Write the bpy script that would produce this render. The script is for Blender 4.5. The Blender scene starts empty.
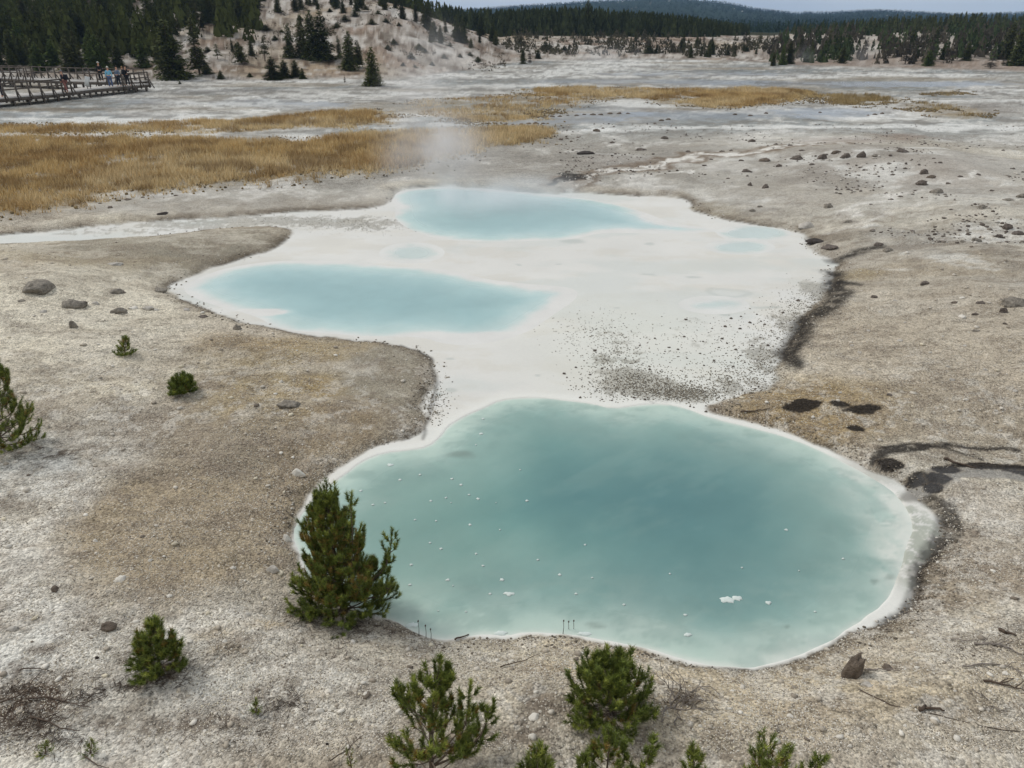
import bpy, math, random
import numpy as np
from mathutils import Vector, noise as mnoise

random.seed(7)
RNG = np.random.default_rng(11)
scene = bpy.context.scene
COL = scene.collection

# ------------------------------------------------------------------ camera
H = 6.4
F = 740.0
PITCH = math.atan((384 - 20) / F)
CP, SP = math.cos(PITCH), math.sin(PITCH)
cam = bpy.data.cameras.new("camera")
cam.sensor_width = 36
cam.lens = 36 * F / 1024
cam.clip_start = 0.1
cam.clip_end = 12000
co = bpy.data.objects.new("camera", cam)
COL.objects.link(co)
co.location = (0, 0, H)
co.rotation_euler = (math.pi / 2 - PITCH, 0, 0)
scene.camera = co


def S(r, g, b):
    def f(c):
        c /= 255.0
        return c / 12.92 if c <= 0.04045 else ((c + 0.055) / 1.055) ** 2.4
    return np.array([f(r), f(g), f(b)])


def ray(px, py):
    dx = (px - 512) / F
    dy = (384 - py) / F
    return np.array([dx, CP + dy * SP, -SP + dy * CP])


def at0(px, py, z=0.0):
    d = ray(px, py)
    t = (z - H) / d[2]
    return np.array([d[0] * t, d[1] * t])


# ------------------------------------------------------------------ noise
def _hash(ix, iy, seed):
    h = (ix.astype(np.int64) * 374761393 + iy.astype(np.int64) * 668265263 + seed * 974711) & 0xFFFFFFFF
    h = ((h ^ (h >> 13)) * 1274126177) & 0xFFFFFFFF
    h = (h ^ (h >> 16)) & 0xFFFFFFFF
    return h.astype(np.float64) / 4294967295.0


def vnoise(x, y, seed=0):
    x0 = np.floor(x); y0 = np.floor(y)
    fx = x - x0; fy = y - y0
    fx = fx * fx * fx * (fx * (fx * 6 - 15) + 10)
    fy = fy * fy * fy * (fy * (fy * 6 - 15) + 10)
    x0 = x0.astype(np.int64); y0 = y0.astype(np.int64)
    a = _hash(x0, y0, seed); b = _hash(x0 + 1, y0, seed)
    c = _hash(x0, y0 + 1, seed); d = _hash(x0 + 1, y0 + 1, seed)
    return (a * (1 - fx) + b * fx) * (1 - fy) + (c * (1 - fx) + d * fx) * fy


def fbm(x, y, scale, seed=0, octaves=4, gain=0.5):
    """0..1 noise, feature size = scale metres"""
    x = np.asarray(x, float) / scale + 31.7 * seed
    y = np.asarray(y, float) / scale - 17.3 * seed
    s = 0; a = 1.0; tot = 0
    for o in range(octaves):
        s = s + a * vnoise(x, y, seed * 13 + o)
        tot += a
        a *= gain
        x, y = x * 1.93 + y * 0.35 + 5.2, y * 1.93 - x * 0.31 + 1.3
    return s / tot


def ss(a, b, x):
    t = np.clip((np.asarray(x, float) - a) / (b - a), 0, 1)
    return t * t * (3 - 2 * t)


def chaikin(P, n=2):
    P = np.asarray(P, float)
    for _ in range(n):
        Q = np.roll(P, -1, axis=0)
        P = np.stack([P * 0.75 + Q * 0.25, P * 0.25 + Q * 0.75], 1).reshape(-1, 2)
    return P


class Poly:
    """an outline on the ground; sd() is the signed distance, negative inside"""
    def __init__(self, pts, smooth=2, z=0.0):
        P = np.array([at0(*p, z) for p in pts])
        self.P = chaikin(P, smooth) if smooth else P
        self.lo = self.P.min(0); self.hi = self.P.max(0)

    def sd(self, x, y, far=4.0):
        x = np.asarray(x, float); y = np.asarray(y, float)
        out = np.full(x.shape, far)
        m = (x > self.lo[0] - far) & (x < self.hi[0] + far) & (y > self.lo[1] - far) & (y < self.hi[1] + far)
        if not m.any():
            return out
        X = x[m]; Y = y[m]
        d2 = np.full(X.shape, far * far)
        inside = np.zeros(X.shape, bool)
        P = self.P
        for i in range(len(P)):
            ax, ay = P[i]; bx, by = P[(i + 1) % len(P)]
            ex, ey = bx - ax, by - ay
            L = ex * ex + ey * ey + 1e-12
            t = np.clip(((X - ax) * ex + (Y - ay) * ey) / L, 0, 1)
            dd = (X - ax - t * ex) ** 2 + (Y - ay - t * ey) ** 2
            d2 = np.minimum(d2, dd)
            c = ((ay > Y) != (by > Y))
            if ey != 0:
                inside ^= c & (X < ex * (Y - ay) / ey + ax)
        d = np.sqrt(d2)
        out[m] = np.where(inside, -d, d)
        # deep inside keeps its true distance
        return out


class Line:
    """an open band on the ground, half width w metres"""
    def __init__(self, pts, z=0.0):
        self.P = np.array([at0(p[0], p[1], z) for p in pts])
        self.W = np.array([p[2] for p in pts], float)

    def sd(self, x, y):
        x = np.asarray(x, float); y = np.asarray(y, float)
        out = np.full(x.shape, 9.0)
        m = (x > self.P[:, 0].min() - 4) & (x < self.P[:, 0].max() + 4) & (y > self.P[:, 1].min() - 4) & (y < self.P[:, 1].max() + 4)
        X = x[m]; Y = y[m]
        best = np.full(X.shape, 9.0)
        for i in range(len(self.P) - 1):
            ax, ay = self.P[i]; bx, by = self.P[i + 1]
            ex, ey = bx - ax, by - ay
            t = np.clip(((X - ax) * ex + (Y - ay) * ey) / (ex * ex + ey * ey + 1e-12), 0, 1)
            w = self.W[i] * (1 - t) + self.W[i + 1] * t
            best = np.minimum(best, np.hypot(X - ax - t * ex, Y - ay - t * ey) - w)
        out[m] = best
        return out


def blob(x, y, px, py, rx, ry, soft=0.5, ang=0.0):
    """1 inside a ground ellipse that covers about rx by ry pixels round (px,py), fading to 0"""
    c = at0(px, py)
    wx = abs(at0(px + rx, py)[0] - c[0])
    wy = abs(at0(px, py - ry)[1] - at0(px, py + ry)[1]) / 2
    u = (x - c[0]); v = (y - c[1])
    ca, sa = math.cos(ang), math.sin(ang)
    u, v = u * ca + v * sa, -u * sa + v * ca
    r = np.sqrt((u / wx) ** 2 + (v / wy) ** 2)
    return 1 - ss(1 - soft, 1 + soft, r)


# ------------------------------------------------------------------ outlines on the ground
BASIN = Poly([(164, 289), (180, 281), (215, 267), (245, 259), (270, 251), (284, 243), (290, 236), (294, 230),
              (270, 227), (220, 229), (160, 236), (100, 240), (40, 243), (-40, 246), (-240, 253), (-240, 247), (-40, 239), (30, 234), (80, 228), (146, 222),
              (199, 219), (266, 215), (300, 212), (340, 211), (376, 208), (391, 203), (394, 196), (400, 190), (425, 187), (456, 186),
              (500, 190), (546, 194), (572, 193), (622, 196), (680, 198), (692, 202), (690, 210), (717, 219), (750, 224), (798, 231),
              (808, 240), (806, 250), (838, 261), (829, 273), (832, 287), (812, 306), (803, 320), (786, 345), (776, 365), (775, 388),
              (745, 396), (716, 404), (703, 407),
              (714, 416), (750, 423), (784, 433), (817, 444), (850, 459), (872, 472), (900, 484), (918, 500), (937, 514), (941, 531),
              (935, 548), (918, 570), (915, 588), (902, 610), (883, 621), (850, 630), (842, 638), (823, 648), (797, 659), (767, 666),
              (750, 668), (717, 666), (684, 661), (646, 649), (606, 643), (572, 636), (526, 635), (506, 639), (486, 636), (466, 638),
              (436, 641), (413, 631), (393, 621), (350, 612), (318, 592), (297, 560), (288, 534), (294, 515), (305, 498), (322, 484), (338, 471),
              (360, 454), (388, 444), (408, 440), (422, 432), (426, 420), (419, 410), (422, 398), (432, 390), (436, 380), (434, 366),
              (424, 354), (400, 347), (360, 341), (320, 337), (285, 332), (240, 322), (207, 311), (182, 300)], 1)
POOL = Poly([(292, 533), (299, 516), (311, 501), (326, 488), (342, 476), (362, 461), (384, 453), (408, 450), (428, 447), (440, 436),
             (447, 427), (463, 417), (483, 408), (500, 400), (520, 398), (545, 398), (575, 401), (594, 404), (612, 409), (640, 405), (665, 404),
             (686, 408), (714, 419), (750, 427), (784, 436), (816, 448), (846, 463), (868, 476), (890, 489), (906, 505), (914, 525),
             (908, 545), (903, 566), (897, 585), (885, 607), (868, 618), (848, 628), (838, 637), (821, 646), (796, 658), (767, 665), (750, 667),
             (717, 665), (684, 660), (646, 648), (606, 642), (572, 635), (526, 633), (506, 637), (486, 634), (466, 636), (436, 640),
             (413, 630), (393, 620), (350, 611), (320, 592), (302, 562)], 1)
POOL_L = Poly([(184, 289), (205, 277), (232, 268), (276, 262), (340, 262), (390, 268), (450, 271), (482, 281), (530, 286), (572, 289),
               (572, 298), (546, 315), (522, 332), (482, 342), (452, 343), (423, 334), (373, 334), (340, 332), (282, 327), (262, 314),
               (215, 303)], 2)
POOL_U = Poly([(394, 197), (405, 190), (456, 187), (506, 191), (560, 196), (602, 202), (640, 212), (672, 225), (720, 230), (672, 233),
               (602, 231), (580, 236), (562, 239), (480, 241), (440, 238), (415, 230), (398, 219), (400, 208)], 2)
OVALS = [Poly([(c[0] + c[2] * math.cos(a), c[1] + c[3] * math.sin(a)) for a in np.linspace(0, 2 * math.pi, 14)[:-1]], 1)
         for c in [(754, 233, 33, 7), (740, 247, 29, 6), (714, 305, 26, 6), (412, 253, 24, 8)]]

GRASS = [
    # x-y outline, height in metres, density
    (Poly([(-280, 141), (-60, 140), (0, 140), (60, 139), (130, 141), (200, 140), (240, 142), (300, 146), (340, 137), (406, 134), (473, 133), (510, 130), (546, 130),
           (562, 136), (535, 144), (480, 156), (436, 163), (425, 174), (400, 179), (373, 179), (340, 181), (282, 187), (200, 193),
           (150, 197), (110, 200), (85, 206), (70, 212), (0, 220), (-60, 226), (-280, 236)], 1), 0.42, 1.0),
    (Poly([(-280, 127), (-60, 127), (0, 128), (80, 128), (160, 126), (250, 123), (300, 118), (340, 114), (385, 114), (401, 120), (398, 128), (330, 132),
           (260, 134), (180, 136), (100, 138), (0, 141), (-60, 141), (-280, 141)], 1), 0.4, 0.8),
    (Poly([(400, 104), (470, 100), (512, 97), (560, 99), (600, 96), (622, 100), (580, 106), (560, 113), (530, 122), (490, 124), (440, 121), (405, 117)], 1), 0.3, 0.30),
    (Poly([(520, 90), (600, 89), (690, 92), (768, 90), (812, 94), (808, 101), (760, 104), (700, 108), (668, 108), (640, 101), (560, 103), (520, 98)], 1), 0.38, 0.6),
    (Poly([(690, 94), (770, 91), (815, 95), (812, 101), (770, 108), (720, 113), (690, 108)], 1), 0.4, 0.9),
    (Poly([(818, 97), (860, 96), (903, 101), (905, 105), (870, 110), (840, 109), (820, 105)], 1), 0.38, 0.7),
    (Poly([(905, 106), (960, 110), (985, 118), (965, 123), (930, 117), (902, 111)], 1), 0.25, 0.35),
    (Poly([(940, 93), (955, 93), (962, 98), (948, 101), (938, 98)], 1), 0.35, 0.7),
    (Poly([(430, 124), (480, 117), (540, 114), (556, 118), (540, 123), (500, 126)], 1), 0.3, 0.8),
]

# ------------------------------------------------------------------ the lie of the land
_t = lambda px: (px - 512) / 816.0
_px = np.array([-900, -100, 0, 60, 150, 260, 330, 380, 410, 440, 470, 500, 540, 640, 700, 770, 800, 900, 1024, 1200, 1900])
_bd = np.array([100, 100, 98, 92, 91, 92, 94, 92, 96, 104, 112, 125, 138, 142, 140, 132, 122, 116, 108, 104, 100])
_cd = np.array([200, 200, 200, 195, 190, 185, 178, 170, 165, 162, 160, 175, 200, 205, 205, 200, 190, 185, 180, 180, 180])
_ch = np.array([15., 15, 15, 14.5, 14, 12.5, 11.2, 9.8, 8.2, 6.0, 3.9, 2.6, 3.2, 3.1, 2.9, 2.2, 2.9, 3.5, 3.2, 3.2, 3.5])
_mpx = np.array([-1200, 300, 430, 470, 520, 570, 620, 650, 690, 720, 750, 790, 830, 870, 910, 960, 1024, 1200, 2200])
_my = np.array([20, 16, 12, 9.5, 5.5, 2, -0.5, -2, -1, 2, 8, 13, 12, 10, 12, 14, 12, 10, 18.])


def _elev(py):
    dy = (384 - py) / F
    return (dy * CP - SP) / (CP + dy * SP)


_mel = np.array([_elev(v) for v in _my])
R_EDGE = (POOL, )


def basin_sd(x, y):
    s = BASIN.sd(x, y, 5.0)
    amp = 0.05 + 0.004 * y
    return s + (fbm(x, y, 0.9, 3, 5, 0.7) - 0.5) * 2 * amp * 1.5


def terrain(x, y):
    x = np.asarray(x, float); y = np.asarray(y, float)
    yy = np.maximum(y, 1.0)
    t = x / yy
    px = t * 816 + 512
    z = np.zeros(x.shape)
    # gentle unevenness of the plain
    fadein = 1 - ss(35, 60, y)
    sd = basin_sd(x, y)
    land = np.maximum(sd, 0)
    rim = 0.05 * ss(0.0, 1.0, land / (0.12 + 0.008 * np.maximum(y, 0))) + 0.16 * (1 - np.exp(-land / 0.9))
    rough = (fbm(x, y, 2.5, 21, 4) - 0.5) * 0.30 * ss(0.0, 2.0, land)
    rough = rough + (fbm(x, y, 0.5, 22, 3) - 0.5) * 0.07 * ss(0.0, 0.6, land)
    rough = rough + (fbm(x, y, 0.14, 24, 2) - 0.5) * 0.02 * ss(0.0, 0.3, land) * (1 - ss(9, 14, y))
    z = z + 0.012 + rim + rough * (0.35 + 0.65 * fadein)
    z = z + 0.06 * (fbm(x * 0.5, y * 1.4, 0.7, 26, 4, 0.6) - 0.5) * ss(0.3, 1.5, land) * (1 - ss(18, 30, y))
    # the near bank climbs towards the overlook
    nb = ss(9.3, 4.5, y) * ss(0, 1.2, land)
    z = z + nb * 0.26
    z = z + ss(3.6, -3.0, y) * (H - 2.0)
    # ground on the right and left swells a little
    z = z + 0.35 * ss(6, 16, x) * (1 - ss(30, 45, y)) * ss(0, 3, land)
    z = z + 0.25 * ss(-6, -13, x) * (1 - ss(18, 26, y)) * ss(0, 3, land)
    # low mounds beyond the right shore
    for (mx, my, rx, ry, hh) in [(905, 172, 95, 26, 0.45), (985, 232, 60, 14, 0.28), (820, 165, 60, 10, 0.15), (1000, 108, 70, 6, 0.35),
                                 (1000, 310, 40, 16, 0.15), (60, 300, 60, 22, 0.12)]:
        c = at0(mx, my); wx = abs(at0(mx + rx, my)[0] - c[0]); wy = abs(at0(mx, my - ry)[1] - at0(mx, my + ry)[1]) / 2
        z = z + hh * np.exp(-((x - c[0]) / wx) ** 2 - ((y - c[1]) / wy) ** 2) * ss(0, 1.5, land)
    # basins hold water (the white flats lie just above it)
    ps = POOL.sd(x, y, 3.0) + (fbm(x, y, 0.7, 5, 3) - 0.5) * 0.08
    inside = ss(0.02, -0.10, ps)
    z = np.where(ps < 0.02, np.minimum(z, 0.012 - 0.09 * inside - 0.5 * ss(-0.1, -2.5, ps)), z)
    for P in [POOL_L, POOL_U] + OVALS:
        q = P.sd(x, y, 3.0)
        z = np.where(q < 0.45, z - 0.045 * ss(0.45, -0.45, q) - 0.3 * ss(-0.4, -3, q), z)
    # hills
    bd = np.interp(px, _px, _bd); cd = np.interp(px, _px, _cd); ch = np.interp(px, _px, _ch)
    u = np.clip((y - bd) / (cd - bd), 0, 1.0)
    prof = (0.55 * u + 0.45 * u * u * (3 - 2 * u))
    bump = (fbm(x, y, 14, 31, 4) - 0.5)
    z = z + ch * prof * (1 + 0.25 * bump * (1 - u)) + bump * 1.2 * ss(0, 0.2, u) * (1 - ss(0.7, 1, u)) + (fbm(x, y, 3, 35, 3) - 0.5) * 0.9 * ss(0, 0.15, u) * (ch / 10)
    z = z * (1 - ss(250, 500, y)) if np.any(y > 250) else z
    # the far mountain
    mel = np.interp(px, _mpx, _mel)
    mh = np.maximum(mel * 1900 + H, 5) - 4.0
    u2 = ss(700, 1900, y) - ss(2300, 6000, y) * 0.6
    z = z + mh * np.power(np.clip(u2, 0, 1), 0.9) + (fbm(x, y, 160, 41, 3) - 0.5) * 8 * ss(800, 1000, y) * (1 - ss(1500, 1850, y))
    return z


def at(px, py):
    """where the line of sight through a pixel meets the land"""
    d = ray(px, py)
    if py > 100:
        tc = H / max(-d[2], 1e-3)
        ts = np.linspace(tc * 0.72, tc * 1.08, 60)
    else:
        ts = np.linspace(50, 330, 260)
    P = ts[:, None] * d[None, :]
    zz = P[:, 2] + H - terrain(P[:, 0], P[:, 1])
    k = np.argmax(zz < 0)
    if zz[k] >= 0:
        p = at0(px, max(py, 40)); return np.array([p[0], p[1], float(terrain(p[0:1], p[1:2])[0])])
    a, b = ts[max(k - 1, 0)], ts[k]
    for _ in range(7):
        m = (a + b) / 2
        q = m * d
        if q[2] + H - terrain(np.array([q[0]]), np.array([q[1]]))[0] < 0: b = m
        else: a = m
    q = b * d
    return np.array([q[0], q[1], q[2] + H])


def depth(p):
    """metres along the viewing axis: one pixel there is depth/F metres"""
    return p[1] * CP - (p[2] - H) * SP


# ------------------------------------------------------------------ mesh helpers
def mesh_np(name, V, Fc, mat=None, smooth=False, cols=None, attrs=None):
    """V (n,3); Fc (m,k) all faces of k corners; cols (n,3) colour attribute; attrs {name:(n,)}"""
    me = bpy.data.meshes.new(name)
    V = np.ascontiguousarray(V, np.float32); Fc = np.ascontiguousarray(Fc, np.int32)
    n, m, k = len(V), len(Fc), Fc.shape[1]
    me.vertices.add(n); me.vertices.foreach_set("co", V.ravel())
    me.loops.add(m * k); me.loops.foreach_set("vertex_index", Fc.ravel())
    me.polygons.add(m)
    me.polygons.foreach_set("loop_start", np.arange(0, m * k, k, dtype=np.int32))
    me.polygons.foreach_set("loop_total", np.full(m, k, np.int32))
    if smooth:
        me.polygons.foreach_set("use_smooth", np.ones(m, bool))
    if cols is not None:
        a = me.attributes.new("col", 'FLOAT_COLOR', 'POINT')
        c = np.ones((n, 4), np.float32); c[:, :3] = cols
        a.data.foreach_set("color", c.ravel())
    if attrs:
        for kk, vv in attrs.items():
            a = me.attributes.new(kk, 'FLOAT', 'POINT')
            a.data.foreach_set("value", np.ascontiguousarray(vv, np.float32))
    me.update(); me.validate(clean_customdata=False)
    if mat: me.materials.append(mat)
    return me


def obj(name, me, parent=None, loc=None):
    o = bpy.data.objects.new(name, me)
    COL.objects.link(o)
    if parent: o.parent = parent
    if loc is not None: o.location = loc
    return o


def tag(o, label=None, cat=None, group=None, kind=None):
    if label: o["label"] = label
    if cat: o["category"] = cat
    if group: o["group"] = group
    if kind: o["kind"] = kind
    return o


def empty(name, loc, rz=0.0, sc=1.0):
    o = bpy.data.objects.new(name, None); COL.objects.link(o)
    o.location = loc; o.rotation_euler = (0, 0, rz); o.scale = (sc, sc, sc)
    return o


def dup(root):
    r = root.copy(); COL.objects.link(r)
    for ch in root.children:
        c = ch.copy(); COL.objects.link(c); c.parent = r
        c.matrix_parent_inverse = ch.matrix_parent_inverse.copy()
        for g in ch.children:
            d = g.copy(); COL.objects.link(d); d.parent = c
    return r


class MB:
    def __init__(s): s.v = []; s.t = []; s.n = 0
    def add(s, V, T):
        s.v.append(np.asarray(V, float)); s.t.append(np.asarray(T, int) + s.n); s.n += len(V)
    def box(s, c, size, rz=0.0, tilt=0.0):
        x, y, z = [a / 2 for a in size]
        V = np.array([[i * x, j * y, k * z] for i in (-1, 1) for j in (-1, 1) for k in (-1, 1)], float)
        ct, st = math.cos(tilt), math.sin(tilt)
        V = V @ np.array([[ct, 0, -st], [0, 1, 0], [st, 0, ct]])
        cz, sz = math.cos(rz), math.sin(rz)
        V = V @ np.array([[cz, sz, 0], [-sz, cz, 0], [0, 0, 1]])
        s.add(V + np.array(c), [[0, 1, 3], [0, 3, 2], [4, 6, 7], [4, 7, 5], [0, 4, 5], [0, 5, 1], [2, 3, 7], [2, 7, 6], [0, 2, 6], [0, 6, 4], [1, 5, 7], [1, 7, 3]])
    def tube(s, pts, rad, n=6):
        pts = np.asarray(pts, float); rad = np.broadcast_to(rad, (len(pts),))
        rings = []
        for i, p in enumerate(pts):
            d = pts[min(i + 1, len(pts) - 1)] - pts[max(i - 1, 0)]
            d = d / (np.linalg.norm(d) + 1e-9)
            a = np.cross(d, [0.3, 0.2, 1.0] if abs(d[2]) < 0.9 else [1, 0, 0]); a /= np.linalg.norm(a)
            b = np.cross(d, a)
            ang = np.linspace(0, 2 * math.pi, n, endpoint=False)
            rings.append(p + rad[i] * (np.cos(ang)[:, None] * a + np.sin(ang)[:, None] * b))
        V = np.concatenate(rings + [pts[:1], pts[-1:]])
        T = []
        for i in range(len(pts) - 1):
            for j in range(n):
                a = i * n + j; b = i * n + (j + 1) % n
                T += [[a, b, b + n], [a, b + n, a + n]]
        L = len(pts) * n
        for j in range(n):
            T.append([L, (j + 1) % n, j]); T.append([L + 1, L - n + j, L - n + (j + 1) % n])
        s.add(V, T)
    def mesh(s, name, mat, smooth=False, cols=None):
        return mesh_np(name, np.concatenate(s.v), np.concatenate(s.t), mat, smooth, cols)


# ------------------------------------------------------------------ materials
def new_mat(name):
    m = bpy.data.materials.new(name); m.use_nodes = True
    nt = m.node_tree; b = nt.nodes["Principled BSDF"]
    return m, nt, b


def N(nt, typ, **kw):
    n = nt.nodes.new(typ)
    for k, v in kw.items():
        if k.startswith("in_"):
            key = k[3:]
            n.inputs[int(key) if key.isdigit() else key.replace("_", " ")].default_value = v
        else: setattr(n, k, v)
    return n


def math_n(nt, op, a, b=None, c=None, clamp=False):
    n = nt.nodes.new("ShaderNodeMath"); n.operation = op; n.use_clamp = clamp
    for i, v in enumerate((a, b, c)):
        if v is None: continue
        if hasattr(v, "links") or hasattr(v, "is_linked"): nt.links.new(v, n.inputs[i])
        else: n.inputs[i].default_value = v
    return n.outputs[0]


def mixc(nt, fac, a, b, blend='MIX'):
    n = nt.nodes.new("ShaderNodeMix"); n.data_type = 'RGBA'; n.blend_type = blend
    for s, v in ((0, fac), (6, a), (7, b)):
        if hasattr(v, "is_linked"): nt.links.new(v, n.inputs[s])
        elif s == 0: n.inputs[0].default_value = v
        else: n.inputs[s].default_value = (*v, 1) if len(v) == 3 else v
    return n.outputs[2]


def maprange(nt, v, a, b, c=0.0, d=1.0):
    n = nt.nodes.new("ShaderNodeMapRange")
    nt.links.new(v, n.inputs[0])
    for i, q in enumerate((a, b, c, d)): n.inputs[i + 1].default_value = q
    return n.outputs[0]


def simple_mat(name, rgb, rough=0.85, var=0.25, scale=8.0, use_attr=False, bump=0.0, transl=0.0, objvar=0.0):
    m, nt, b = new_mat(name)
    L = nt.links
    tc = N(nt, "ShaderNodeTexCoord")
    nz = N(nt, "ShaderNodeTexNoise", in_Scale=scale, in_Detail=4.0, in_Roughness=0.65)
    L.new(tc.outputs["Object"], nz.inputs["Vector"])
    f = maprange(nt, nz.outputs["Fac"], 0.3, 0.7, 1 - var, 1 + var)
    if objvar:
        oi = N(nt, "ShaderNodeObjectInfo")
        g = maprange(nt, oi.outputs["Random"], 0, 1, 1 - objvar, 1 + objvar)
        f = math_n(nt, 'MULTIPLY', f, g)
    if use_attr:
        at_ = N(nt, "ShaderNodeAttribute", attribute_name="col")
        base = mixc(nt, 1.0, at_.outputs["Color"], tuple(rgb), 'MULTIPLY')
    else:
        base = None
    cc = N(nt, "ShaderNodeCombineColor")
    for i in range(3): L.new(f, cc.inputs[i])
    col = mixc(nt, 1.0, base if base is not None else tuple(rgb), cc.outputs[0], 'MULTIPLY')
    L.new(col, b.inputs["Base Color"])
    b.inputs["Roughness"].default_value = rough
    b.inputs["Specular IOR Level"].default_value = 0.25
    if bump:
        bp = N(nt, "ShaderNodeBump", in_Strength=bump, in_Distance=0.05)
        L.new(nz.outputs["Fac"], bp.inputs["Height"]); L.new(bp.outputs[0], b.inputs["Normal"])
    return m


def ground_material():
    m, nt, b = new_mat("ground")
    L = nt.links
    geo = N(nt, "ShaderNodeNewGeometry")
    pos = geo.outputs["Position"]
    A = {k: N(nt, "ShaderNodeAttribute", attribute_name=k) for k in ("col", "wet", "gritty", "peb")}
    grit = A["gritty"].outputs["Fac"]
    peb = A["peb"].outputs["Fac"]
    # wash lines run across the slope
    mpn = N(nt, "ShaderNodeMapping"); mpn.inputs['Scale'].default_value = (0.62, 1.25, 1.0); mpn.inputs['Rotation'].default_value = (0, 0, 0.12)
    L.new(pos, mpn.inputs[0]); mps = mpn.outputs[0]
    # grains of gravel
    v1 = N(nt, "ShaderNodeTexVoronoi", in_Scale=48.0, in_Randomness=1.0); L.new(pos, v1.inputs["Vector"])
    v2 = N(nt, "ShaderNodeTexVoronoi", in_Scale=19.0, in_Randomness=1.0); L.new(pos, v2.inputs["Vector"])
    v3 = N(nt, "ShaderNodeTexVoronoi", in_Scale=7.0, in_Randomness=1.0); L.new(pos, v3.inputs["Vector"])
    n1 = N(nt, "ShaderNodeTexNoise", in_Scale=7.0, in_Detail=9.0, in_Roughness=0.78); L.new(mps, n1.inputs["Vector"])
    n2 = N(nt, "ShaderNodeTexNoise", in_Scale=1.6, in_Detail=8.0, in_Roughness=0.7); L.new(mps, n2.inputs["Vector"])
    s1 = N(nt, "ShaderNodeSeparateColor"); L.new(v1.outputs["Color"], s1.inputs[0])
    s2 = N(nt, "ShaderNodeSeparateColor"); L.new(v2.outputs["Color"], s2.inputs[0])
    s3 = N(nt, "ShaderNodeSeparateColor"); L.new(v3.outputs["Color"], s3.inputs[0])
    g1 = maprange(nt, s1.outputs[0], 0, 1, -0.34, 0.36)
    g2 = maprange(nt, s2.outputs[1], 0, 1, -0.14, 0.16)
    g3 = maprange(nt, s3.outputs[1], 0, 1, -0.04, 0.04)
    gn = maprange(nt, n1.outputs["Fac"], 0.25, 0.75, -0.30, 0.30)
    gm = maprange(nt, n2.outputs["Fac"], 0.25, 0.75, -0.20, 0.20)
    s = math_n(nt, 'ADD', g1, g2); s = math_n(nt, 'ADD', s, g3); s = math_n(nt, 'ADD', s, gn); s = math_n(nt, 'ADD', s, gm)
    s = math_n(nt, 'MULTIPLY', s, grit)
    s = math_n(nt, 'ADD', s, 1.0)
    # dark gaps between grains
    gap = maprange(nt, v2.outputs["Distance"], 0.45, 0.8, 0.0, 0.18)
    gap = math_n(nt, 'MULTIPLY', gap, grit)
    s = math_n(nt, 'SUBTRACT', s, gap)
    s = math_n(nt, 'MAXIMUM', s, 0.15)
    cc = N(nt, "ShaderNodeCombineColor")
    for i in range(3): L.new(s, cc.inputs[i])
    col = mixc(nt, 1.0, A["col"].outputs["Color"], cc.outputs[0], 'MULTIPLY')
    # pale chips of sinter
    chip = math_n(nt, 'GREATER_THAN', s1.outputs[2], 0.84)
    chip = math_n(nt, 'MULTIPLY', chip, math_n(nt, 'LESS_THAN', v1.outputs["Distance"], 0.42))
    chip2 = math_n(nt, 'MULTIPLY', math_n(nt, 'GREATER_THAN', s2.outputs[2], 0.91), math_n(nt, 'LESS_THAN', v2.outputs["Distance"], 0.30))
    chip = math_n(nt, 'MAXIMUM', chip, chip2)
    chip = math_n(nt, 'MULTIPLY', chip, math_n(nt, 'MULTIPLY', peb, 0.75))
    col = mixc(nt, chip, col, tuple(S(215, 208, 194)))
    # dark crumbs
    dk = math_n(nt, 'GREATER_THAN', s2.outputs[0], 0.955)
    dk = math_n(nt, 'MULTIPLY', dk, math_n(nt, 'LESS_THAN', v2.outputs["Distance"], 0.30))
    dk = math_n(nt, 'MULTIPLY', dk, math_n(nt, 'MULTIPLY', peb, 0.6))
    col = mixc(nt, dk, col, tuple(S(95, 86, 76)))
    L.new(col, b.inputs["Base Color"])
    r = maprange(nt, A["wet"].outputs["Fac"], 0, 1, 0.92, 0.16)
    L.new(r, b.inputs["Roughness"])
    sp = maprange(nt, A["wet"].outputs["Fac"], 0, 1, 0.02, 0.5)
    L.new(sp, b.inputs["Specular IOR Level"])
    h = math_n(nt, 'MULTIPLY', v1.outputs["Distance"], -0.7)
    h = math_n(nt, 'ADD', h, math_n(nt, 'MULTIPLY', v2.outputs["Distance"], -1.0))
    h = math_n(nt, 'ADD', h, math_n(nt, 'MULTIPLY', n1.outputs["Fac"], 1.3))
    h = math_n(nt, 'ADD', h, math_n(nt, 'MULTIPLY', n2.outputs["Fac"], 1.0))
    h = math_n(nt, 'MULTIPLY', h, grit)
    bp = N(nt, "ShaderNodeBump", in_Strength=0.55, in_Distance=0.05)
    L.new(h, bp.inputs["Height"]); L.new(bp.outputs[0], b.inputs["Normal"])
    return m


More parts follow.
